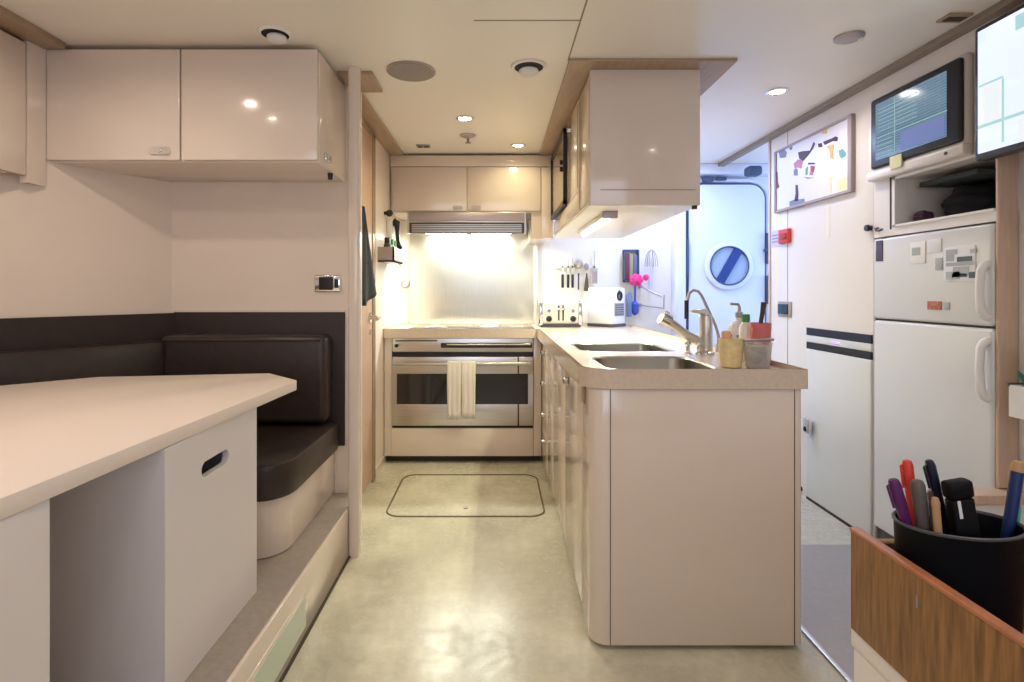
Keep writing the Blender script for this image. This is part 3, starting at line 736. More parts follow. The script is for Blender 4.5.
# ---------------- things standing round the sink
t = thing('sponge_cup', 'yellow cup holding sponge and brushes at the island front edge', 'cup', (.814, 1.87, LS))
cx, cy = .814, 1.87
MB().lathe([(.030,0),(.036,.004),(.042,.10),(.039,.10),(.034,.01),(.003,.008)], (cx,cy,LS), seg=26).build('cup', YELLOW, t)
tag(B(cx-.030, cx-.002, cy-.012, cy+.016, .93, 1.012, bev=.007).build('sponge', mat('peach sponge', (.75,.42,.25), .9, bump=.6, nscale=90)), 'peach coloured sponge standing in the yellow cup', 'sponge')
tag(MB().tube([(cx+.012,cy+.01,.91), (cx+.018,cy+.012,1.035)], [.006,.008], seg=10).build('dish_brush', WHITEP), 'white stick handle standing in the yellow cup', 'brush')
t = thing('scourer_tub', 'cloudy clear plastic tub with grey scouring cloths beside the yellow cup', 'tub', (.893, 1.845, LS))
cx, cy = .893, 1.845
MB().lathe([(.034,0),(.038,.004),(.046,.085),(.048,.088),(.044,.086),(.036,.008),(.003,.006)], (cx,cy,LS), seg=30).build('tub', GLASS, t)
b = MB(); b.ball((cx-.008,cy,LS+.038), .026, (1,1,.9)).ball((cx+.010,cy+.006,LS+.06), .024, (1,1,.8)).ball((cx,cy-.006,LS+.076), .020, (1.2,1,.6))
b.build('scouring_cloth', mat('grey steel wool', (.42,.38,.34), .8, bump=1, nscale=90, noise=.2), t)
tag(MB().tube([(cx-.050,cy-.01,.981), (cx+.060,cy+.012,.983)], .005, seg=8).build('rod', ALU), 'thin grey rod lying across the clear tub', 'rod')
t = thing('utensil_cup', 'rose red cup with a dark handled brush at the island corner', 'cup', (.948, 1.935, LS))
cx, cy = .948, 1.935
MB().lathe([(.027,0),(.029,.003),(.036,.150),(.033,.150),(.027,.008),(.003,.006)], (cx,cy,LS), seg=24).build('cup', ROSE, t)
tag(MB().tube([(cx-.022,cy,.955), (cx-.004,cy-.004,1.02), (cx+.004,cy-.006,1.075), (cx+.008,cy-.008,1.11)], [.006,.007,.008,.010], seg=10).build('dish_brush', mat('dark brown handle', (.07,.03,.02), .4)), 'dark brown brush handle leaning out of the rose red cup', 'brush')
t = thing('soap_dispenser', 'pale soap bottle with pump top and small green cap behind the cups', 'bottle', (.955, 2.12, LS))
cx, cy = .955, 2.12
MB().lathe([(.040,0),(.043,.004),(.043,.12),(.030,.14),(.012,.15),(.012,.165)], (cx,cy,LS), seg=24).build('bottle', mat('milky plastic', (.75,.74,.78), .3), t)
MB().lathe([(.0435,.06),(.0435,.095)], (cx,cy,LS), seg=24).build('label_band', mat('blue grey label', (.20,.22,.34), .6), t)
MB().lathe([(.014,.160),(.014,.180),(.006,.185),(.006,.200)], (cx,cy,LS), seg=18).tube([(cx,cy,LS+.2), (cx-.004,cy,LS+.212), (cx-.035,cy,LS+.214)], .006, seg=8).build('pump', ALU, t)
t = thing('small_bottle', 'little white bottle with dark green cap beside the soap dispenser', 'bottle', (.935, 2.02, LS))
MB().lathe([(.022,0),(.024,.004),(.024,.13),(.010,.15)], (.935,2.02,LS), seg=20).build('bottle', WHITEP, t)
MB().lathe([(.014,.148),(.014,.175),(.010,.178)], (.935,2.02,LS), seg=18).build('cap', GREEN, t)

# ---------------- far end of the worktop
t = thing('toaster', 'cream four-slot toaster with chrome ends on the far worktop', 'toaster', (.475, 4.05, LS))
ty0, ty1, tx0, tx1 = 3.92, 4.16, .315, .625
B(tx0, tx1, ty0, ty1, LS+.018, LS+.195, bev=.035, seg=5).build('body', mat('cream enamel', (.80,.76,.66), .2, coat=.5), t)
for xa, xb in ((tx0-.006, tx0+.03), (tx1-.03, tx1+.006)): B(xa, xb, ty0-.004, ty1+.004, LS+.014, LS+.19, bev=.012).build('end_cap', CHROME, t)
B(tx0+.01, tx1-.01, ty0+.005, ty1-.005, LS+.001, LS+.02).build('base', DGREY, t)
b = MB()
for xa in (.365, .485):
    for yb in (3.97, 4.06): b.box(xa, xa+.10, yb, yb+.028, LS+.188, LS+.1965)
b.build('slot', BLACK, t)
for xx in (.455, .487): B(xx-.006, xx+.006, ty0-.004, ty0+.001, LS+.05, LS+.16).build('lever_track', DGREY, t)
for xx in (.455, .487): B(xx-.013, xx+.013, ty0-.022, ty0-.003, LS+.125, LS+.14, bev=.004).build('lever', CHROME, t)
for xx in (.385, .560):
    MB().lathe([(.022,0),(.022,-.006),(.016,-.016),(.004,-.018)], (xx,ty0+.001,LS+.062), axis='y', seg=22).build('dial', BLACK, t)
    MB().lathe([(.012,0),(.012,-.005)], (xx,ty0,LS+.12), axis='y', seg=16).build('button', CHROME, t)
# white box with emblem, standing turned
t = thing('white_box', 'tall white box with round black emblem and grey striped plate beside the toaster', 'box', (.80, 4.05, LS))
M = Matrix.Translation((.822,4.06,LS)) @ Matrix.Rotation(math.radians(45), 4, 'Z')
def mb(*a, **k): return MB().box(*a, M=M, **k)
mb(-.088, .088, -.118, .10, .016, .290, bev=.014).build('body', mat('bright white enamel', (.85,.85,.83), .3), t)
mb(-.090, .090, -.120, .102, 0, .022, bev=.003).build('base', DGREY, t)
mb(-.060, .066, -.1205, -.1165, .080, .175).build('plate', ALU, t)
for k in range(5): mb(-.052, .058, -.1220, -.1203, .090+.017*k, .096+.017*k).build('plate_line', DGREY, t)
b = MB(); b.lathe([(.036,-.0005),(.036,-.005),(.022,-.005),(.022,-.0005)], (0,0,0), axis='y', seg=28); b.xf(M @ Matrix.Translation((.008,-.1175,.228)))
b.build('emblem_ring', BLACK, t)
b = MB(); b.ball((0,0,0), .012, (.8,.3,1.3)); b.xf(M @ Matrix.Translation((.0,-.121,.256)))
b.build('emblem_drop', BLACK, t)

# utensils on a rail on the back wall
rail = tag(MB().box(X_(555,4.2), X_(600,4.2), 4.234, 4.249, 1.325, 1.347, bev=.002).build('knife_rail', WHITEP), 'short pale wall rail with utensils above the toaster', 'rail')
def xb(px): return X_(px, 4.2)
def hang(kind, px, lab):
    x = xb(px); y = 4.222
    t = thing('hanging_'+kind, lab, kind, (x, y, 1.34), 'utensils on the wall rail')
    MB().cyl((x,4.236,1.338), (x,4.215,1.338), .007).build('hook', BLACK, t)
    if kind == 'knife':
        MB().box(x-.010, x+.010, y-.008, y+.006, 1.175, 1.28, bev=.005).build('handle', BLACK, t)
        MB().prism([(x-.009,1.28),(x+.009,1.28),(x+.010,1.37),(x+.001,1.42),(x-.008,1.37)], -.001, .001, M=Matrix(((1,0,0,0),(0,0,1,y),(0,1,0,0),(0,0,0,1)))).build('blade', STEEL, t)
    elif kind == 'ladle':
        MB().tube([(x,y,1.16), (x,y,1.29)], .007).build('handle', DGREY, t)
        MB().lathe([(.002,-.035),(.025,-.028),(.036,-.008),(.038,.004),(.034,.004),(.022,-.02),(.002,-.026)], (x,y-.0,1.36), axis='y', seg=24).build('bowl', STEEL, t)
    elif kind == 'spatula':
        MB().tube([(x,y,1.30), (x,y,1.46)], .006).build('handle', STEEL, t)
        MB().box(x-.022, x+.022, y-.002, y+.002, 1.21, 1.31, bev=.0015).build('blade', ALU, t)
    elif kind == 'spoon':
        MB().prism([(x-.022,1.15),(x+.018,1.15),(x+.014,1.22),(x+.006,1.29),(x-.004,1.29)], -.004, .004, M=Matrix(((1,0,0,0),(0,0,1,y),(0,1,0,0),(0,0,0,1)))).build('handle', mat('dark bronze', (.10,.07,.03), .4), t)
        MB().ball((x,y,1.34), .02, (1,.4,1.5)).build('bowl', ALU, t)
hang('knife', 563, 'knife with the darkest short handle, first on the wall rail above the toaster')
hang('knife', 568.5, 'second knife from the splashback end of the wall rail')
hang('knife', 573, 'third knife from the splashback end, hanging beside the ladle')
hang('ladle', 579, 'grey round ladle on the wall rail above the toaster')
hang('spoon', 587, 'dark flared handle utensil beside the ladle on the wall rail')
hang('spatula', 595, 'long grey spatula at the passage end of the wall rail')

# wall by the passage
t = thing('wall_rack', 'narrow dark wall rack with upright items on the bluish back wall', 'rack', (1.07, 4.24, 1.2))
ra, rb_ = xb(624), xb(639)
b = MB(); b.box(ra, rb_, 4.225, 4.249, 1.46, 1.475); b.box(ra, ra+.008, 4.19, 4.249, 1.22, 1.47); b.box(rb_-.008, rb_, 4.19, 4.249, 1.22, 1.47); b.box(ra, rb_, 4.19, 4.249, 1.22, 1.23)
b.build('frame', RUBBER, t)
for k, m_ in enumerate((mat('maroon spine', (.16,.04,.06), .5), mat('olive spine', (.30,.27,.17), .5), mat('slate spine', (.12,.15,.22), .5))):
    tag(B(ra+.010+.033*k, ra+.040+.033*k, 4.20, 4.24, 1.232, 1.45-.01*k, bev=.002).build('booklet', m_), ('maroon', 'olive', 'slate blue')[k]+' booklet standing in the narrow wall rack', 'booklet', 'booklets in the wall rack')
b = MB(); fx, fz = xb(635), 1.235
for k in range(7): 
    a = 2*PI*k/7; b.ball((fx+.032*math.cos(a), 4.165, fz+.026*math.sin(a)), .024, (1,.6,1))
b.ball((fx+.075,4.165,fz+.02), .022, (1,.5,1.2)); b.ball((fx,4.16,fz), .03, (1,.6,1))
tag(b.build('silk_flower', PINK), 'bright pink flower head hanging before the wall rack', 'flower')
t = thing('hanging_bottle_brush', 'blue bottle brush hanging on the bluish wall beneath the pink flower', 'brush', (1.09, 4.2, 1.0))
bx = xb(635)
MB().tube([(bx,4.20,1.19), (bx,4.20,1.03)], .008).build('handle', BLUE, t)
MB().lathe([(.004,-.11),(.026,-.09),(.030,-.02),(.012,.0)], (bx,4.20,1.07), seg=18).build('bristles', BLUE, t)
MB().lathe([(.02,-.05),(.022,.0),(.022,.12),(.012,.14)], (xb(629),4.20,1.0), seg=18).build('holder', mat('slate blue plastic', (.16,.22,.38), .4), t)
t = thing('wire_whisk', 'pale wire whisk hanging on the wall right of the pink flower', 'whisk', (1.23, 4.2, 1.3))
wx = xb(651); b = MB()
for a in (0, 60, 120):
    c, s = math.cos(math.radians(a)), math.sin(math.radians(a)); pts = []
    for k in range(17):
        q = PI*k/16; pts.append((wx+.045*math.sin(q*2-PI/2*0)*0+c*.05*math.cos(q), 4.19+s*.05*math.cos(q)*.7, 1.34+.13*math.sin(q)))
    b.tube(pts, .003, seg=6)
b.build('wires', ALU, t); MB().tube([(wx,4.19,1.345), (wx-.01,4.19,1.17)], .010).build('handle', mat('pale lilac plastic', (.55,.55,.72), .4), t)
t = thing('towel_rod', 'thin slanting wall rail for cloths on the bluish wall above the mixer tap', 'rail', (1.2, 4.2, 1.12))
b = MB(); b.tube([(xb(641),4.21,1.185), (xb(661),4.12,1.10)], .006); b.tube([(xb(641),4.21,1.04), (xb(660),4.12,1.02)], .006); b.tube([(xb(661),4.12,1.12), (xb(660.5),4.12,1.01)], .006)
b.build('rods', ALU, t)
MB().cyl((xb(641),4.249,1.185), (xb(641),4.20,1.185), .012).cyl((xb(641),4.249,1.04), (xb(641),4.20,1.04), .012).build('mount', ALU, t)
# ================================================================= RIGHT WALL
RX = 1.73
def RW(px, py, X=RX):
    Y = Yp(px, X); return Y, Z_(py, Y)
TOP = Matrix(((0,0,1,0),(1,0,0,0),(0,1,0,0),(0,0,0,1)))   # prism (y,z) polygon extruded along x
def yz_prism(poly, x0, x1): return MB().prism(poly, x0, x1, M=TOP)
t = thing('whiteboard', 'magnetic whiteboard with grey frame covered in drawings and notes', 'whiteboard', (1.72, 2.96, 1.82))
Y0, Y1, z0, z1 = 2.597, 3.322, 1.628, 2.005
b = MB(); b.box(1.708,1.73,Y0,Y0+.030,z0,z1,bev=.003); b.box(1.708,1.73,Y1-.022,Y1,z0,z1,bev=.003); b.box(1.709,1.73,Y0+.0305,Y1-.0225,z0+.001,z0+.014); b.box(1.709,1.73,Y0+.0305,Y1-.0225,z1-.013,z1-.001)
b.build('frame', FRAMEP, t)
B(1.716, 1.73, Y0+.01, Y1-.01, z0+.01, z1-.01).build('board', WBM, t)
def mark(pts, m, name, xp=1.7155):
    q = [RW(px, py, 1.715) for px, py in pts]; 
    return yz_prism(q, xp-.0012, xp).build(name, m, t)
def zpx(x, y): return (770+x/8.02, 130+y/8.02)
DP = mat('dark plum ink', (.07,.03,.07), .6); PK = mat('pink ink', (.55,.22,.35), .6); SL = mat('slate ink', (.20,.22,.35), .6)
ORG = mat('orange paper', (.75,.50,.22), .7); TL = mat('blue green ink', (.15,.38,.45), .6)
for pts, m in (
    ([(225,180),(260,170),(320,165),(350,95),(362,110),(345,150),(300,210),(265,250),(235,230)], DP),
    ([(190,270),(225,235),(265,245),(250,310),(215,300),(200,320)], PK),
    ([(190,320),(220,310),(222,365),(192,365)], SL),
    ([(70,170),(115,155),(135,180),(125,220),(80,225)], SL),
    ([(155,140),(180,130),(175,160),(160,160)], SL),
    ([(385,110),(415,105),(420,135),(390,140)], DP),
    ([(425,95),(500,65),(525,50),(545,60),(540,90),(500,90),(440,120)], DP),
    ([(410,0),(460,-8),(455,28),(420,30)], ORG),
    ([(455,130),(515,115),(505,170),(510,235),(480,225),(480,170)], ORG),
    ([(550,165),(585,150),(610,190),(600,215),(570,230),(555,200)], TL),
    ([(305,262),(360,262),(360,275),(305,278)], DP), ([(325,285),(360,290),(350,340),(325,330)], mat('red ink', (.5,.06,.10), .6)),
    ([(318,335),(345,330),(345,362),(318,362)], PK), ([(285,310),(305,290),(300,360),(285,362)], TL),
    ([(270,378),(355,382),(300,392)], SL),
    ([(205,440),(222,440),(228,520),(225,570),(195,570),(205,510)], DP),
    ([(155,575),(190,560),(240,555),(275,550),(275,610),(225,625),(160,635)], SL),
    ([(40,345),(60,335),(65,420),(75,455),(60,470),(38,465),(48,420)], mat('brown ink', (.22,.09,.06), .6)),
    ([(550,0),(640,-20),(640,100),(560,60)], PAPER), ): mark([zpx(*p) for p in pts], m, 'drawing')
mark([zpx(540,400), zpx(622,372), zpx(622,490), zpx(540,500)], NOTEY, 'sticky_note')
mark([zpx(470,380), zpx(492,372), zpx(492,505), zpx(470,510)], NOTEY, 'sticky_note')

# flush screen in the wall with its housing
Y0, Y1 = 1.962, 2.437
h = thing('wall_screen', 'flush black framed screen with blue chart in the white wall by the whiteboard', 'screen', (1.72, 2.25, 1.87))
b = MB()
b.box(1.702,1.731,Y0-.010,Y1+.035,1.68,2.018, bev=.012); b.build('housing', WALLW, h)
b = MB(); b.box(1.692,1.731,Y0-.010,Y1+.035,1.645,1.69, bev=.012); b.build('lower_lip', WALLW, h)
B(1.688, 1.705, Y0, Y1, 1.695, 2.003, bev=.012).build('bezel', BLACK, h)
sp = B(1.685, 1.6885, Y0+.060, Y1-.04, 1.728, 1.976).build('display', SCR1, h)
CY_ = mat('chart line', (.02,.04,.05), .4, emit=(.28,.48,.50), estr=.8); CW = mat('chart window', (.02,.03,.06), .4, emit=(.13,.17,.42), estr=.9)
b = MB()
for k in range(7): b.box(1.6835,1.6852,Y0+.20,Y1-.06,1.945-.016*k,1.948-.016*k)
b.box(1.6835,1.6852,Y0+.055,Y1-.05,1.822,1.827); b.box(1.6835,1.6852,2.28,2.284,1.735,1.97)
for k in range(4): b.box(1.6835,1.6852,2.295,2.39,1.805-.018*k,1.808-.018*k)
b.build('chart_line', CY_, h)
MB().box(1.6838,1.6853,Y0+.065,2.25,1.735,1.81).build('chart_window', CW, h)
b = MB(); b.box(1.684,1.69,2.245,2.31,1.668,1.722); part(b.build('sticky_note', NOTEY, h), 'pale yellow green sticky note on the bezel')
MB().cyl((1.692,2.03,1.668), (1.688,2.03,1.668), .006).build('button', BLACK, h)

# large screen on an arm
t = thing('large_screen', 'large bright screen with pale chart on a wall arm at upper right edge', 'screen', (1.63, 1.45, 1.8))
XS = 1.60; ya, yb = 1.02, Yp(973.6, XS); za, zb = 1.582, 2.026
B(XS, XS+.045, ya, yb, za, zb, bev=.010).build('casing', BLACK, t)
B(XS-.002, XS+.001, ya+.02, yb-.018, za+.022, zb-.018).build('display', SCR2, t)
TLM = mat('teal chart line', (.02,.05,.05), .4, emit=(.50,.80,.84), estr=.9); WHM = mat('white chart window', (.05,.05,.05), .4, emit=(.92,.96,1), estr=1.0)
b = MB()
for yy, zz, w_, h_ in ((1.74,1.755,.055,.12),(1.60,1.64,.10,.07),(1.55,1.90,.12,.07)): B(XS-.0032,XS-.0018,yy-w_/2,yy+w_/2,zz-h_/2,zz+h_/2).build('chart_window', WHM, t)
b = MB(); b.box(XS-.0035,XS-.0019,ya+.03,yb-.02,1.686,1.696); b.box(XS-.0035,XS-.0019,1.698,1.705,1.62,1.82); b.box(XS-.0035,XS-.0019,1.70,1.785,1.822,1.828); b.box(XS-.0035,XS-.0019,1.615,1.660,1.95,1.995)
b.build('chart_line', TLM, t)
MB().box(XS+.045,XS+.06,1.35,1.55,1.72,1.90,bev=.004).box(XS+.06,1.80,1.42,1.48,1.78,1.84,bev=.006).build('bracket', DGREY, t)

# niche contents
def blob(name, lab, cat, c, r, scl, m, seed, amp=.18):
    rnd = random.Random(seed); t_ = bmesh.new(); bmesh.ops.create_icosphere(t_, subdivisions=4, radius=r)
    ph = [rnd.uniform(0, 6) for _ in range(6)]
    for v in t_.verts:
        n = v.co.normalized(); k = 1+amp*(math.sin(n.x*5+ph[0])*math.cos(n.y*6+ph[1])+.5*math.sin(n.z*11+ph[2]+n.x*4))
        v.co = Vector((v.co.x*scl[0], v.co.y*scl[1], v.co.z*scl[2]))*k
        v.co.z = max(v.co.z, -r*scl[2]*.8); v.co += Vector(c)
    b = MB(); b._merge(t_); return tag(b.build(name, m), lab, cat)
blob('dark_bag', 'black crumpled bag lying in the wall niche over the fridge', 'bag', (1.95,2.185,1.503), .085, (1.3,1.35,.95), CLOTHB, 3, .10)
blob('folded_cloth', 'dark plum folded cloth beside the black bag in the wall niche', 'cloth', (1.80,2.275,1.463), .028, (1.2,1.3,.95), mat('plum cloth', (.05,.02,.04), .9, bump=.4, nscale=50), 9, .10)
tag(B(1.80, 2.1, 2.02, 2.30, 1.590, 1.612, bev=.006).build('tablet_case', mat('dark blue grey fabric', (.03,.04,.045), .7)), 'flat dark case lying on the black bag in the niche', 'case')

# fridge
t = thing('fridge', 'white two-door fridge freezer with magnets built into the right wall', 'fridge', (2.0, 2.17, 0))
B(1.775, 2.29, 1.872, 2.466, .04, 1.386, bev=.006).build('body', FRIDGEM, t)
du = B(1.722, 1.776, 1.873, 2.466, 1.026, 1.386, bev=.012, seg=4).build('door', FRIDGEM, t)
dl = B(1.722, 1.776, 1.873, 2.466, .08, 1.018, bev=.012, seg=4).build('door', FRIDGEM, t)
B(1.735, 1.775, 1.873, 2.466, 1.017, 1.027).build('door_gap', GAPM, t)
B(1.74, 1.78, 1.88, 2.46, .0, .078).build('plinth', DGREY, t)
def fhandle(za, zb, par):
    y = 1.890; b = MB(); pts = [(1.722,y,zb), (1.71,y+.002,zb-.006), (1.700,y+.004,zb-.025), (1.697,y+.006,(za+zb)/2), (1.700,y+.004,za+.025), (1.71,y+.002,za+.006), (1.722,y,za)]
    b.tube(pts, [.016,.015,.0135,.0125,.0135,.015,.016], seg=12); b.build('handle', WHITEP, par)
fhandle(1.06, 1.245, du); fhandle(.775, .975, dl)
def magnet(name, pa, pb, m, lab, grp='pictures and magnets on the fridge'):
    (ya, za), (yb, zb) = RW(*pa, 1.722), RW(*pb, 1.722)
    return tag(B(1.7185, 1.7215, min(ya,yb), max(ya,yb), min(za,zb), max(za,zb), bev=.001).build(name, m), lab, 'magnet', grp)
o = magnet('fridge_photo', (944.5,248), (976,281), PAPER, 'largest picture on the fridge, grey vehicles on white paper')
DK = mat('grey green print', (.10,.13,.13), .7); LG = mat('pale grey print', (.42,.45,.44), .7)
def onp(pa, pb, m, par, name='print'):
    (ya, za), (yb, zb) = RW(*pa, 1.718), RW(*pb, 1.718)
    c = B(1.7172, 1.7186, min(ya,yb), max(ya,yb), min(za,zb), max(za,zb)).build(name, m, par); return c
onp((946,250),(957,254), LG, o); onp((957,257),(972,261), DK, o); onp((946,255),(954,261), LG, o); onp((970,249),(976,253), LG, o)
onp((946,272),(960,279), LG, o); onp((953,267),(969,275), LG, o); onp((952,274),(967,277), DK, o); onp((969,272),(975,278), DK, o); onp((946,263),(974,265), LG, o)
o = magnet('fridge_magnet', (911,243), (926,263), WHITEP, 'white square magnet with small grey mark left of the vehicles picture'); onp((912,248),(920,255), LG, o)
magnet('fridge_magnet', (928,240), (942,252), PAPER, 'blank white slip near the top of the fridge door')
magnet('fridge_magnet', (936,258), (943,270), LG, 'tiny grey magnet below the white slip on the fridge')
o = magnet('fridge_magnet', (928,301), (942,310), PAPERR, 'small red brown picture low on the upper fridge door')
magnet('fridge_magnet', (944,302), (950,310), LG, 'tiny grey magnet beside the red brown picture')
magnet('fridge_magnet', (876.5,241), (883,261), mat('dark purple plate', (.06,.04,.10), .4), 'dark purple upright badge at the fridge upper corner')

# low panel door of a built-in machine, air slots, latch
t = thing('appliance_panel', 'tall white panel door with two dark air slots left of the fridge', 'panel door', (1.72, 2.74, 0))
B(1.718, 1.731, 2.478, 2.994, .015, .832, bev=.004).build('door', FRIDGEM, t)
B(1.719, 1.731, 2.478, 2.994, .870, .906, bev=.003).build('middle_rail', FRIDGEM, t)
B(1.721, 1.731, 2.478, 2.994, .908, .948).build('air_slot', mat('blue black slot', (.012,.014,.03), .3), t)
B(1.721, 1.731, 2.478, 2.994, .834, .868).build('air_slot', BLACK, t)
B(1.7165, 1.7195, 2.70, 2.76, .884, .892).build('led_reflection', GLINTM, t)  # glowing bar drawn in place of an LED reflection on the rail
B(1.719, 1.731, 2.478, 2.994, .0, .014).build('bottom_gap', GAPM, t)
b = MB(); b.lathe([(.030,0),(.030,-.010),(.022,-.016)], (1.718,2.955,.42), axis='x', seg=24); b.box(1.680,1.706,2.91,2.96,.375,.46,bev=.008)
b.build('latch', CHROME, t); MB().ball((1.69,2.937,.40), .018).build('latch_grip', BLACK, t)
t = thing('door_stop', 'small dark round stop low on the wall beside the panel door', 'door stop', (1.725, 3.04, .02))
MB().cyl((1.73,3.06,.03), (1.715,3.06,.03), .013).build('body', BLACK, t); MB().cyl((1.715,3.06,.03), (1.708,3.06,.03), .009).build('tip', ALU, t)

# alarm point, switch, knobs
t = thing('fire_alarm_point', 'red square alarm call point with pale label on the wall below the whiteboard', 'alarm', (1.72, 3.26, 1.46))
ya, yb = Yp(789,1.715), Yp(779,1.715)
B(1.708, 1.731, ya, yb, 1.435, 1.518, bev=.005).build('box', RED, t)
B(1.704, 1.709, ya+.015, yb-.025, 1.455, 1.495, bev=.002).build('window', mat('dark red window', (.35,.02,.01), .2), t)
B(1.727, 1.731, yb+.002, 3.392, 1.425, 1.525).build('label_plate', mat('lilac label', (.55,.52,.80), .5), t)
MB().box(1.7262,1.7272,yb+.012,3.38,1.45,1.458).box(1.7262,1.7272,yb+.012,3.38,1.47,1.478).box(1.7262,1.7272,yb+.012,3.38,1.49,1.498).build('label_lines', SL, t)
t = thing('wall_switch', 'square switch plate with dark rocker on the white wall behind the island', 'switch', (1.72, 3.22, 1.04))
ya, yb = Yp(792,1.73), Yp(779,1.73)
B(1.722, 1.731, ya, yb, .995, 1.088, bev=.004).build('plate', ALU, t)
B(1.714, 1.723, ya+.03, yb-.012, 1.012, 1.072, bev=.003).build('rocker', mat('dark blue rocker', (.02,.05,.09), .3), t)
y, z = RW(871,228)
t = thing('wall_peg', 'round black peg on the wall above the fridge corner', 'peg', (1.72, y, z))
MB().lathe([(.012,0),(.012,-.008),(.016,-.014),(.014,-.024),(.003,-.026)], (RX,y,z), axis='x', seg=22).build('body', BLACK, t)
y, z = RW(883,229)
t = thing('wall_hook', 'thin curved dark hook beside the black wall peg', 'hook', (1.72, y, z))
MB().tube([(1.73,y+.03,z+.008), (1.715,y+.028,z+.004), (1.71,y+.015,z-.006), (1.71,y-.005,z-.008), (1.712,y-.02,z-.004)], .0045, seg=8).build('hook', DGREY, t)
tag(B(1.728, 1.7305, Yp(830,1.73), Yp(826,1.73), Z_(238,2.8), Z_(206,2.8)).build('tape_strip', TAPE), 'faint yellow tape strip on the wall below the whiteboard', 'tape')

# ledge at the foot of the upright, wall box with plant
t = thing('low_ledge', 'pale wood topped low ledge in front of the fridge upright', 'ledge', (1.8, 1.78, 0))
lx0 = X_(966,1.84)
B(lx0, 1.80, 1.80, 1.872, .435, .468, bev=.004).build('top', POSTW, t)
B(lx0+.006, 1.80, 1.806, 1.868, .0, .435, bev=.003).build('body', FRIDGEM, t)
t = thing('wall_box', 'small white open wall box holding a leafy plant', 'box', (1.75, 1.745, .735))
xa = 1.70
b = MB(); b.box(xa+.0105,1.799,1.701,1.71,.736,.84); b.box(xa+.0105,1.799,1.78,1.789,.736,.84); b.box(xa,xa+.01,1.70,1.79,.735,.84); b.box(xa+.0105,1.799,1.7105,1.7795,.736,.745)
b.build('box', WALLW, t)
B(xa-.002, 1.80, 1.787, 1.792, .835, .846).build('rim', DGREY, t)
b = MB(); rnd = random.Random(5)
for k in range(30):
    a = rnd.uniform(0, 2*PI); l = rnd.uniform(.02,.04); p = Vector((1.75+rnd.uniform(-.02,.02), 1.745+rnd.uniform(-.02,.02), .835))
    q = p+Vector((math.cos(a)*l*.7, math.sin(a)*l*.8, rnd.uniform(.05,.13)))
    b.tube([p, (p+q)/2+Vector((0,0,.01)), q], [.002,.009,.002], seg=5)
tag(b.build('small_plant', mat('dark teal leaf', (.03,.16,.11), .5)), 'small dark green plant in the white wall box', 'plant')

# ================================================================= DESK CORNER
t = thing('desk', 'low white cabinet desk under the oak pen box', 'desk', (1.0, .3, 0))
B(.452, 1.70, -.9, .684, 0, .70, bev=.003).build('body', WALLW, t)
B(.450, 1.70, -.9, .686, .70, .7245, bev=.003).build('desktop', WALLW, t)
t = thing('wooden_box', 'open oak box with slanting near end holding the pen cup on the desk', 'box', (.62, .45, .7255))
xl, yb_, zt = .446, .680, .849
b = MB()
b.box(xl, xl+.010, .20, yb_, .7255, zt, bev=.002); b.box(1.0, 1.013, .20, yb_, .7255, zt, bev=.002)
b.box(xl+.013, 1.0, .20, .213, .7255, zt, bev=.002); b.box(xl+.013, 1.0, yb_-.013, yb_, .7255, zt-.010, bev=.002)
b.box(xl+.013, 1.0, .213, yb_-.013, .7255, .7325)
b.build('box', WOODB, t)
B(xl-.001, xl+.011, .20, yb_+.001, zt-.001, zt+.004, bev=.0015).build('rim_edge', mat('reddish oak edge', (.42,.16,.08), .35, noise=.15, nscale=30), t)
B(xl-.0012, xl, .570, .572, .815, .828).build('staple', ALU, t)
pc = (.5285, .618); rx, ry = .0665, .044
t = thing('pen_cup', 'black oval pen cup standing in the oak box', 'pen cup', (*pc, .733))
MS = Matrix.Translation((*pc, 0)) @ Matrix.Diagonal((rx, ry, 1, 1))
MB().lathe([(.90,.7328),(.92,.737),(1,.882),(1.01,.884),(.97,.884),(.89,.741),(.002,.739)], (0,0,0), seg=48).xf(MS).build('cup', CUPM, t)
MB().tube([(pc[0]+rx*math.cos(2*PI*k/40), pc[1]+ry*math.sin(2*PI*k/40), .885) for k in range(40)], .0020, seg=6, closed=True).build('rim', DGREY, t)
t = thing('fabric_pouch', 'dark fabric lining pouch inside the oak box in front of the cup', 'pouch', (.55, .42, .733))
B(xl+.016, .72, .23, .525, .7335, .79, bev=.012).build('pouch', mat('dark wine fabric', (.012,.006,.010), .8), t)

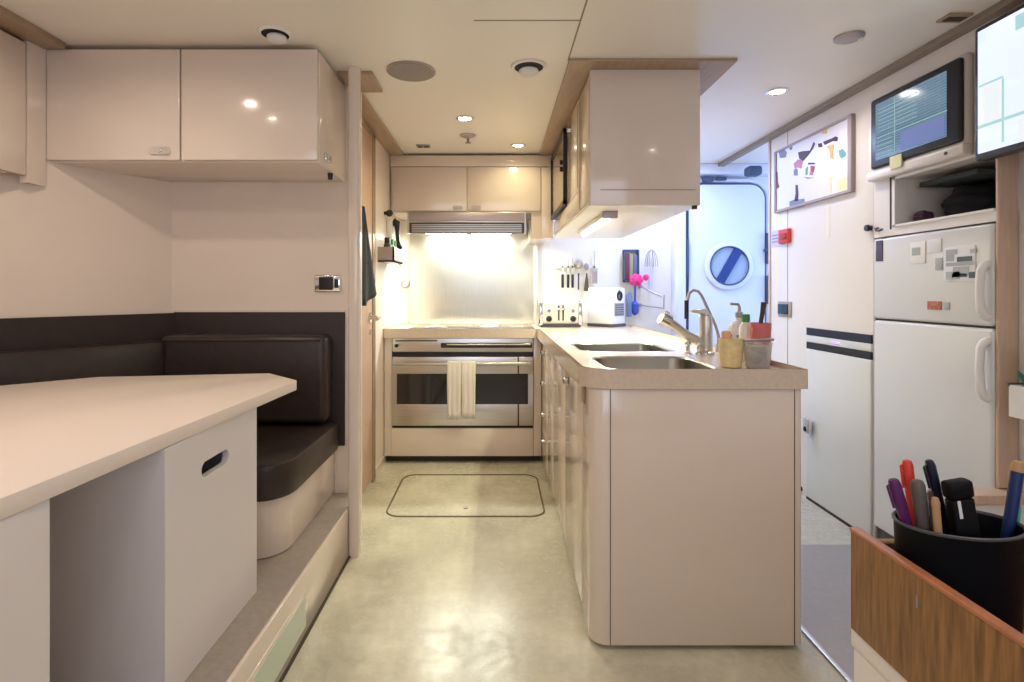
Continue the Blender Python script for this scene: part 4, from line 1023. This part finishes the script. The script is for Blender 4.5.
def pt(px, py, Y): return Vector((X_(px, Y), Y, Z_(py, Y)))
def pen(name, lab, top, Yt, base, r, m, capm=None, capl=.035, clip=True, cat='pen', flat=False):
    """top: where the end shows, base: point at the cup floor"""
    a = pt(*top, Yt); c = Vector(base); d = (a-c).normalized(); L = (a-c).length
    t = thing(name, lab, cat, tuple(c), 'pens in the black cup')
    capm = capm or m
    if flat:
        q = Vector((0,0,1)).rotation_difference(d).to_matrix().to_4x4()
        MB().box(-r*1.35, r*1.35, -r*.7, r*.7, 0, L-capl, bev=.003).xf(Matrix.Translation(c) @ q).build('barrel', m, t)
        MB().box(-r*1.45, r*1.45, -r*.8, r*.8, L-capl, L, bev=.004).xf(Matrix.Translation(c) @ q).build('cap', capm, t)
        MB().box(-r*.9, -r*.55, -r*.86, -r*.78, L*.80, L*.90).xf(Matrix.Translation(c) @ q).build('stripe', WHITEP, t)
        return t
    MB().tube([c, c+d*.012, c+d*(L-capl)], [r*.3, r*.92, r*.92], seg=14).build('barrel', m, t)
    MB().tube([a-d*capl, a-d*.006, a-d*.001, a], [r, r, r*.75, r*.4], seg=14).build('cap', capm, t)
    if clip:
        side = Vector((-1,0,0)); side = (side-d*side.dot(d)).normalized()
        MB().tube([a-d*.004+side*r*.7, a-d*.006+side*(r+.0025), a-d*.032+side*(r+.002)], .0013, seg=6).build('clip', capm, t)
    return t
zf = .742
def fl_(px, Y, z=.744): return (X_(px, Y), Y, z)      # where a pen stands on the cup floor
pen('pen', 'purple capped pen leaning out of the black cup, furthest from the screen wall', (893,479), .620, fl_(942,.622), .0064, PURPLE)
pen('pen', 'bright red pen end with blue clip in the black cup', (907,460), .640, fl_(926,.638), .0058, RED, RED, .03)
pen('marker_pen', 'grey barrelled marker beside the purple pen in the black cup', (917,480), .612, fl_(938,.614), .0072, mat('warm grey plastic', (.10,.085,.075), .4), None, .03, False, 'marker')
pen('pen', 'slim black pen standing tallest in the middle of the cup', (929,460), .622, fl_(973,.630), .0052, mat('black blue plastic', (.010,.012,.03), .3))
pen('marker_pen', 'broad flat black marker with white stripe in the cup', (956,480), .604, fl_(985,.604), .0095, CUPM, None, .02, False, 'marker', True)
pen('pencil', 'tan wooden pencil stub between the grey and black markers', (935,497), .598, fl_(950,.592), .0042, TANP, None, .01, False, 'pencil')
pen('pen', 'silver tipped pen end low among the markers', (931,489), .640, fl_(946,.640), .0045, ALU, None, .02)
pen('pen', 'short indigo pen near the rim of the cup beside the flat marker', (968,513), .628, fl_(966,.630), .008, mat('indigo plastic', (.03,.02,.12), .4), None, .03)
pen('marker_pen', 'long navy marker with beige tip leaning towards the screen wall', (1019,461), .620, fl_(992,.620,.75), .0066, NAVY, TANP, .012, False, 'marker')
pen('marker_pen', 'teal and white marker at the outer rim of the cup', (1014,500), .636, fl_(1000,.636,.75), .0070, WHITEP, TEAL, .035, False, 'marker')
tag(MB().box(.66,.78,.50,.56,.733,.80,bev=.010).build('small_box', mat('rust orange card', (.45,.12,.03), .6)), 'small rust coloured box inside the oak box behind the pouch', 'box')

# ================================================================= LIGHT
def area(name, loc, size, power, color, rot=(0,0,0), sy=None, shape='DISK', spread=180):
    l = bpy.data.lights.new(name, 'AREA'); l.energy = power; l.color = color; l.size = size
    l.shape = shape if sy is None else 'RECTANGLE'
    if sy: l.size_y = sy
    l.spread = math.radians(spread)
    o = bpy.data.objects.new(name, l); col.objects.link(o); o.location = loc; o.rotation_euler = rot
    return o
WARM, NEUT, COOL = (1,.87,.52), (1,.84,.68), (1,.93,.86)
for x, y, p, c in ((-.174,3.03,5,WARM), (.146,3.59,1.6,WARM), (1.364,2.62,3.5,COOL)):
    area('spot_light', (x,y,CZ-.012), .07, p, c, spread=150)
# the same kind of spotlights over the table and the rest of the room
for x, y, p, c in ((-1.25,1.48,4,NEUT), (-1.24,.93,4,NEUT), (1.22,.66,2.5,NEUT), (-.26,.76,3,NEUT), (-1.2,-.8,3,NEUT), (.9,-.8,2,NEUT)):
    t = downlight(x, y, 'recessed ceiling spotlight out of view over the near half of the room', LIGHTC, group='spotlights over the near half of the room')
    area('spot_light', (x,y,CZ-.012), .08, p, c, spread=165)
for xa in (X_(445.5,4.1), X_(491,4.1)):
    area('hood_light', (xa,4.10,1.584), .25, 12, (.98,1,.86), sy=.06)
area('cabinet_light', (.53,2.9,1.487), .03, 44, (1,.97,.70), sy=.68)
area('unseen_window_light', (3.17,3.65,1.4), .82, 14, (.40,.58,1), rot=(0,math.radians(90),0), sy=.9)
area('unseen_window_light', (2.55,3.06,1.4), 1.0, 9, (.32,.50,1), rot=(math.radians(90),0,0), sy=1.0)  # added fill through the unseen window, aimed at the back wall
area('passage_fill', (1.18,3.75,CZ-.025), .2, 20, (.42,.56,1), sy=.42)  # added cool fill for the back wall and worktop
area('unseen_window_light', (0,-1.58,1.4), 2.2, 17, (.82,.85,1), rot=(math.radians(90),0,0), sy=.7)  # added cool fill from the unseen rear window
w = bpy.data.worlds.new('world'); sc.world = w; w.use_nodes = True
w.node_tree.nodes['Background'].inputs[0].default_value = (.55,.70,1,1); w.node_tree.nodes['Background'].inputs[1].default_value = 1.0

# ================================================================= CAMERA
cam = bpy.data.cameras.new('camera'); cam.sensor_width = 36; cam.sensor_fit = 'HORIZONTAL'
cam.lens = F/1024*36; cam.shift_x = (512-CX)/1024; cam.shift_y = -(341-CY)/1024; cam.clip_start = .02
co = bpy.data.objects.new('camera', cam); col.objects.link(co); co.location = (0,0,H); co.rotation_euler = (PI/2,0,0)
sc.camera = co
vs = sc.view_settings; vs.view_transform = 'Standard'; vs.look = 'None'; vs.gamma = 1; vs.use_curve_mapping = False; vs.exposure = -.12
sc.cycles.use_denoising = True
sc.cycles.max_bounces = 10; sc.cycles.diffuse_bounces = 6; sc.cycles.sample_clamp_indirect = 6
for o in bpy.data.objects:
    if 'org' in o: del o['org']
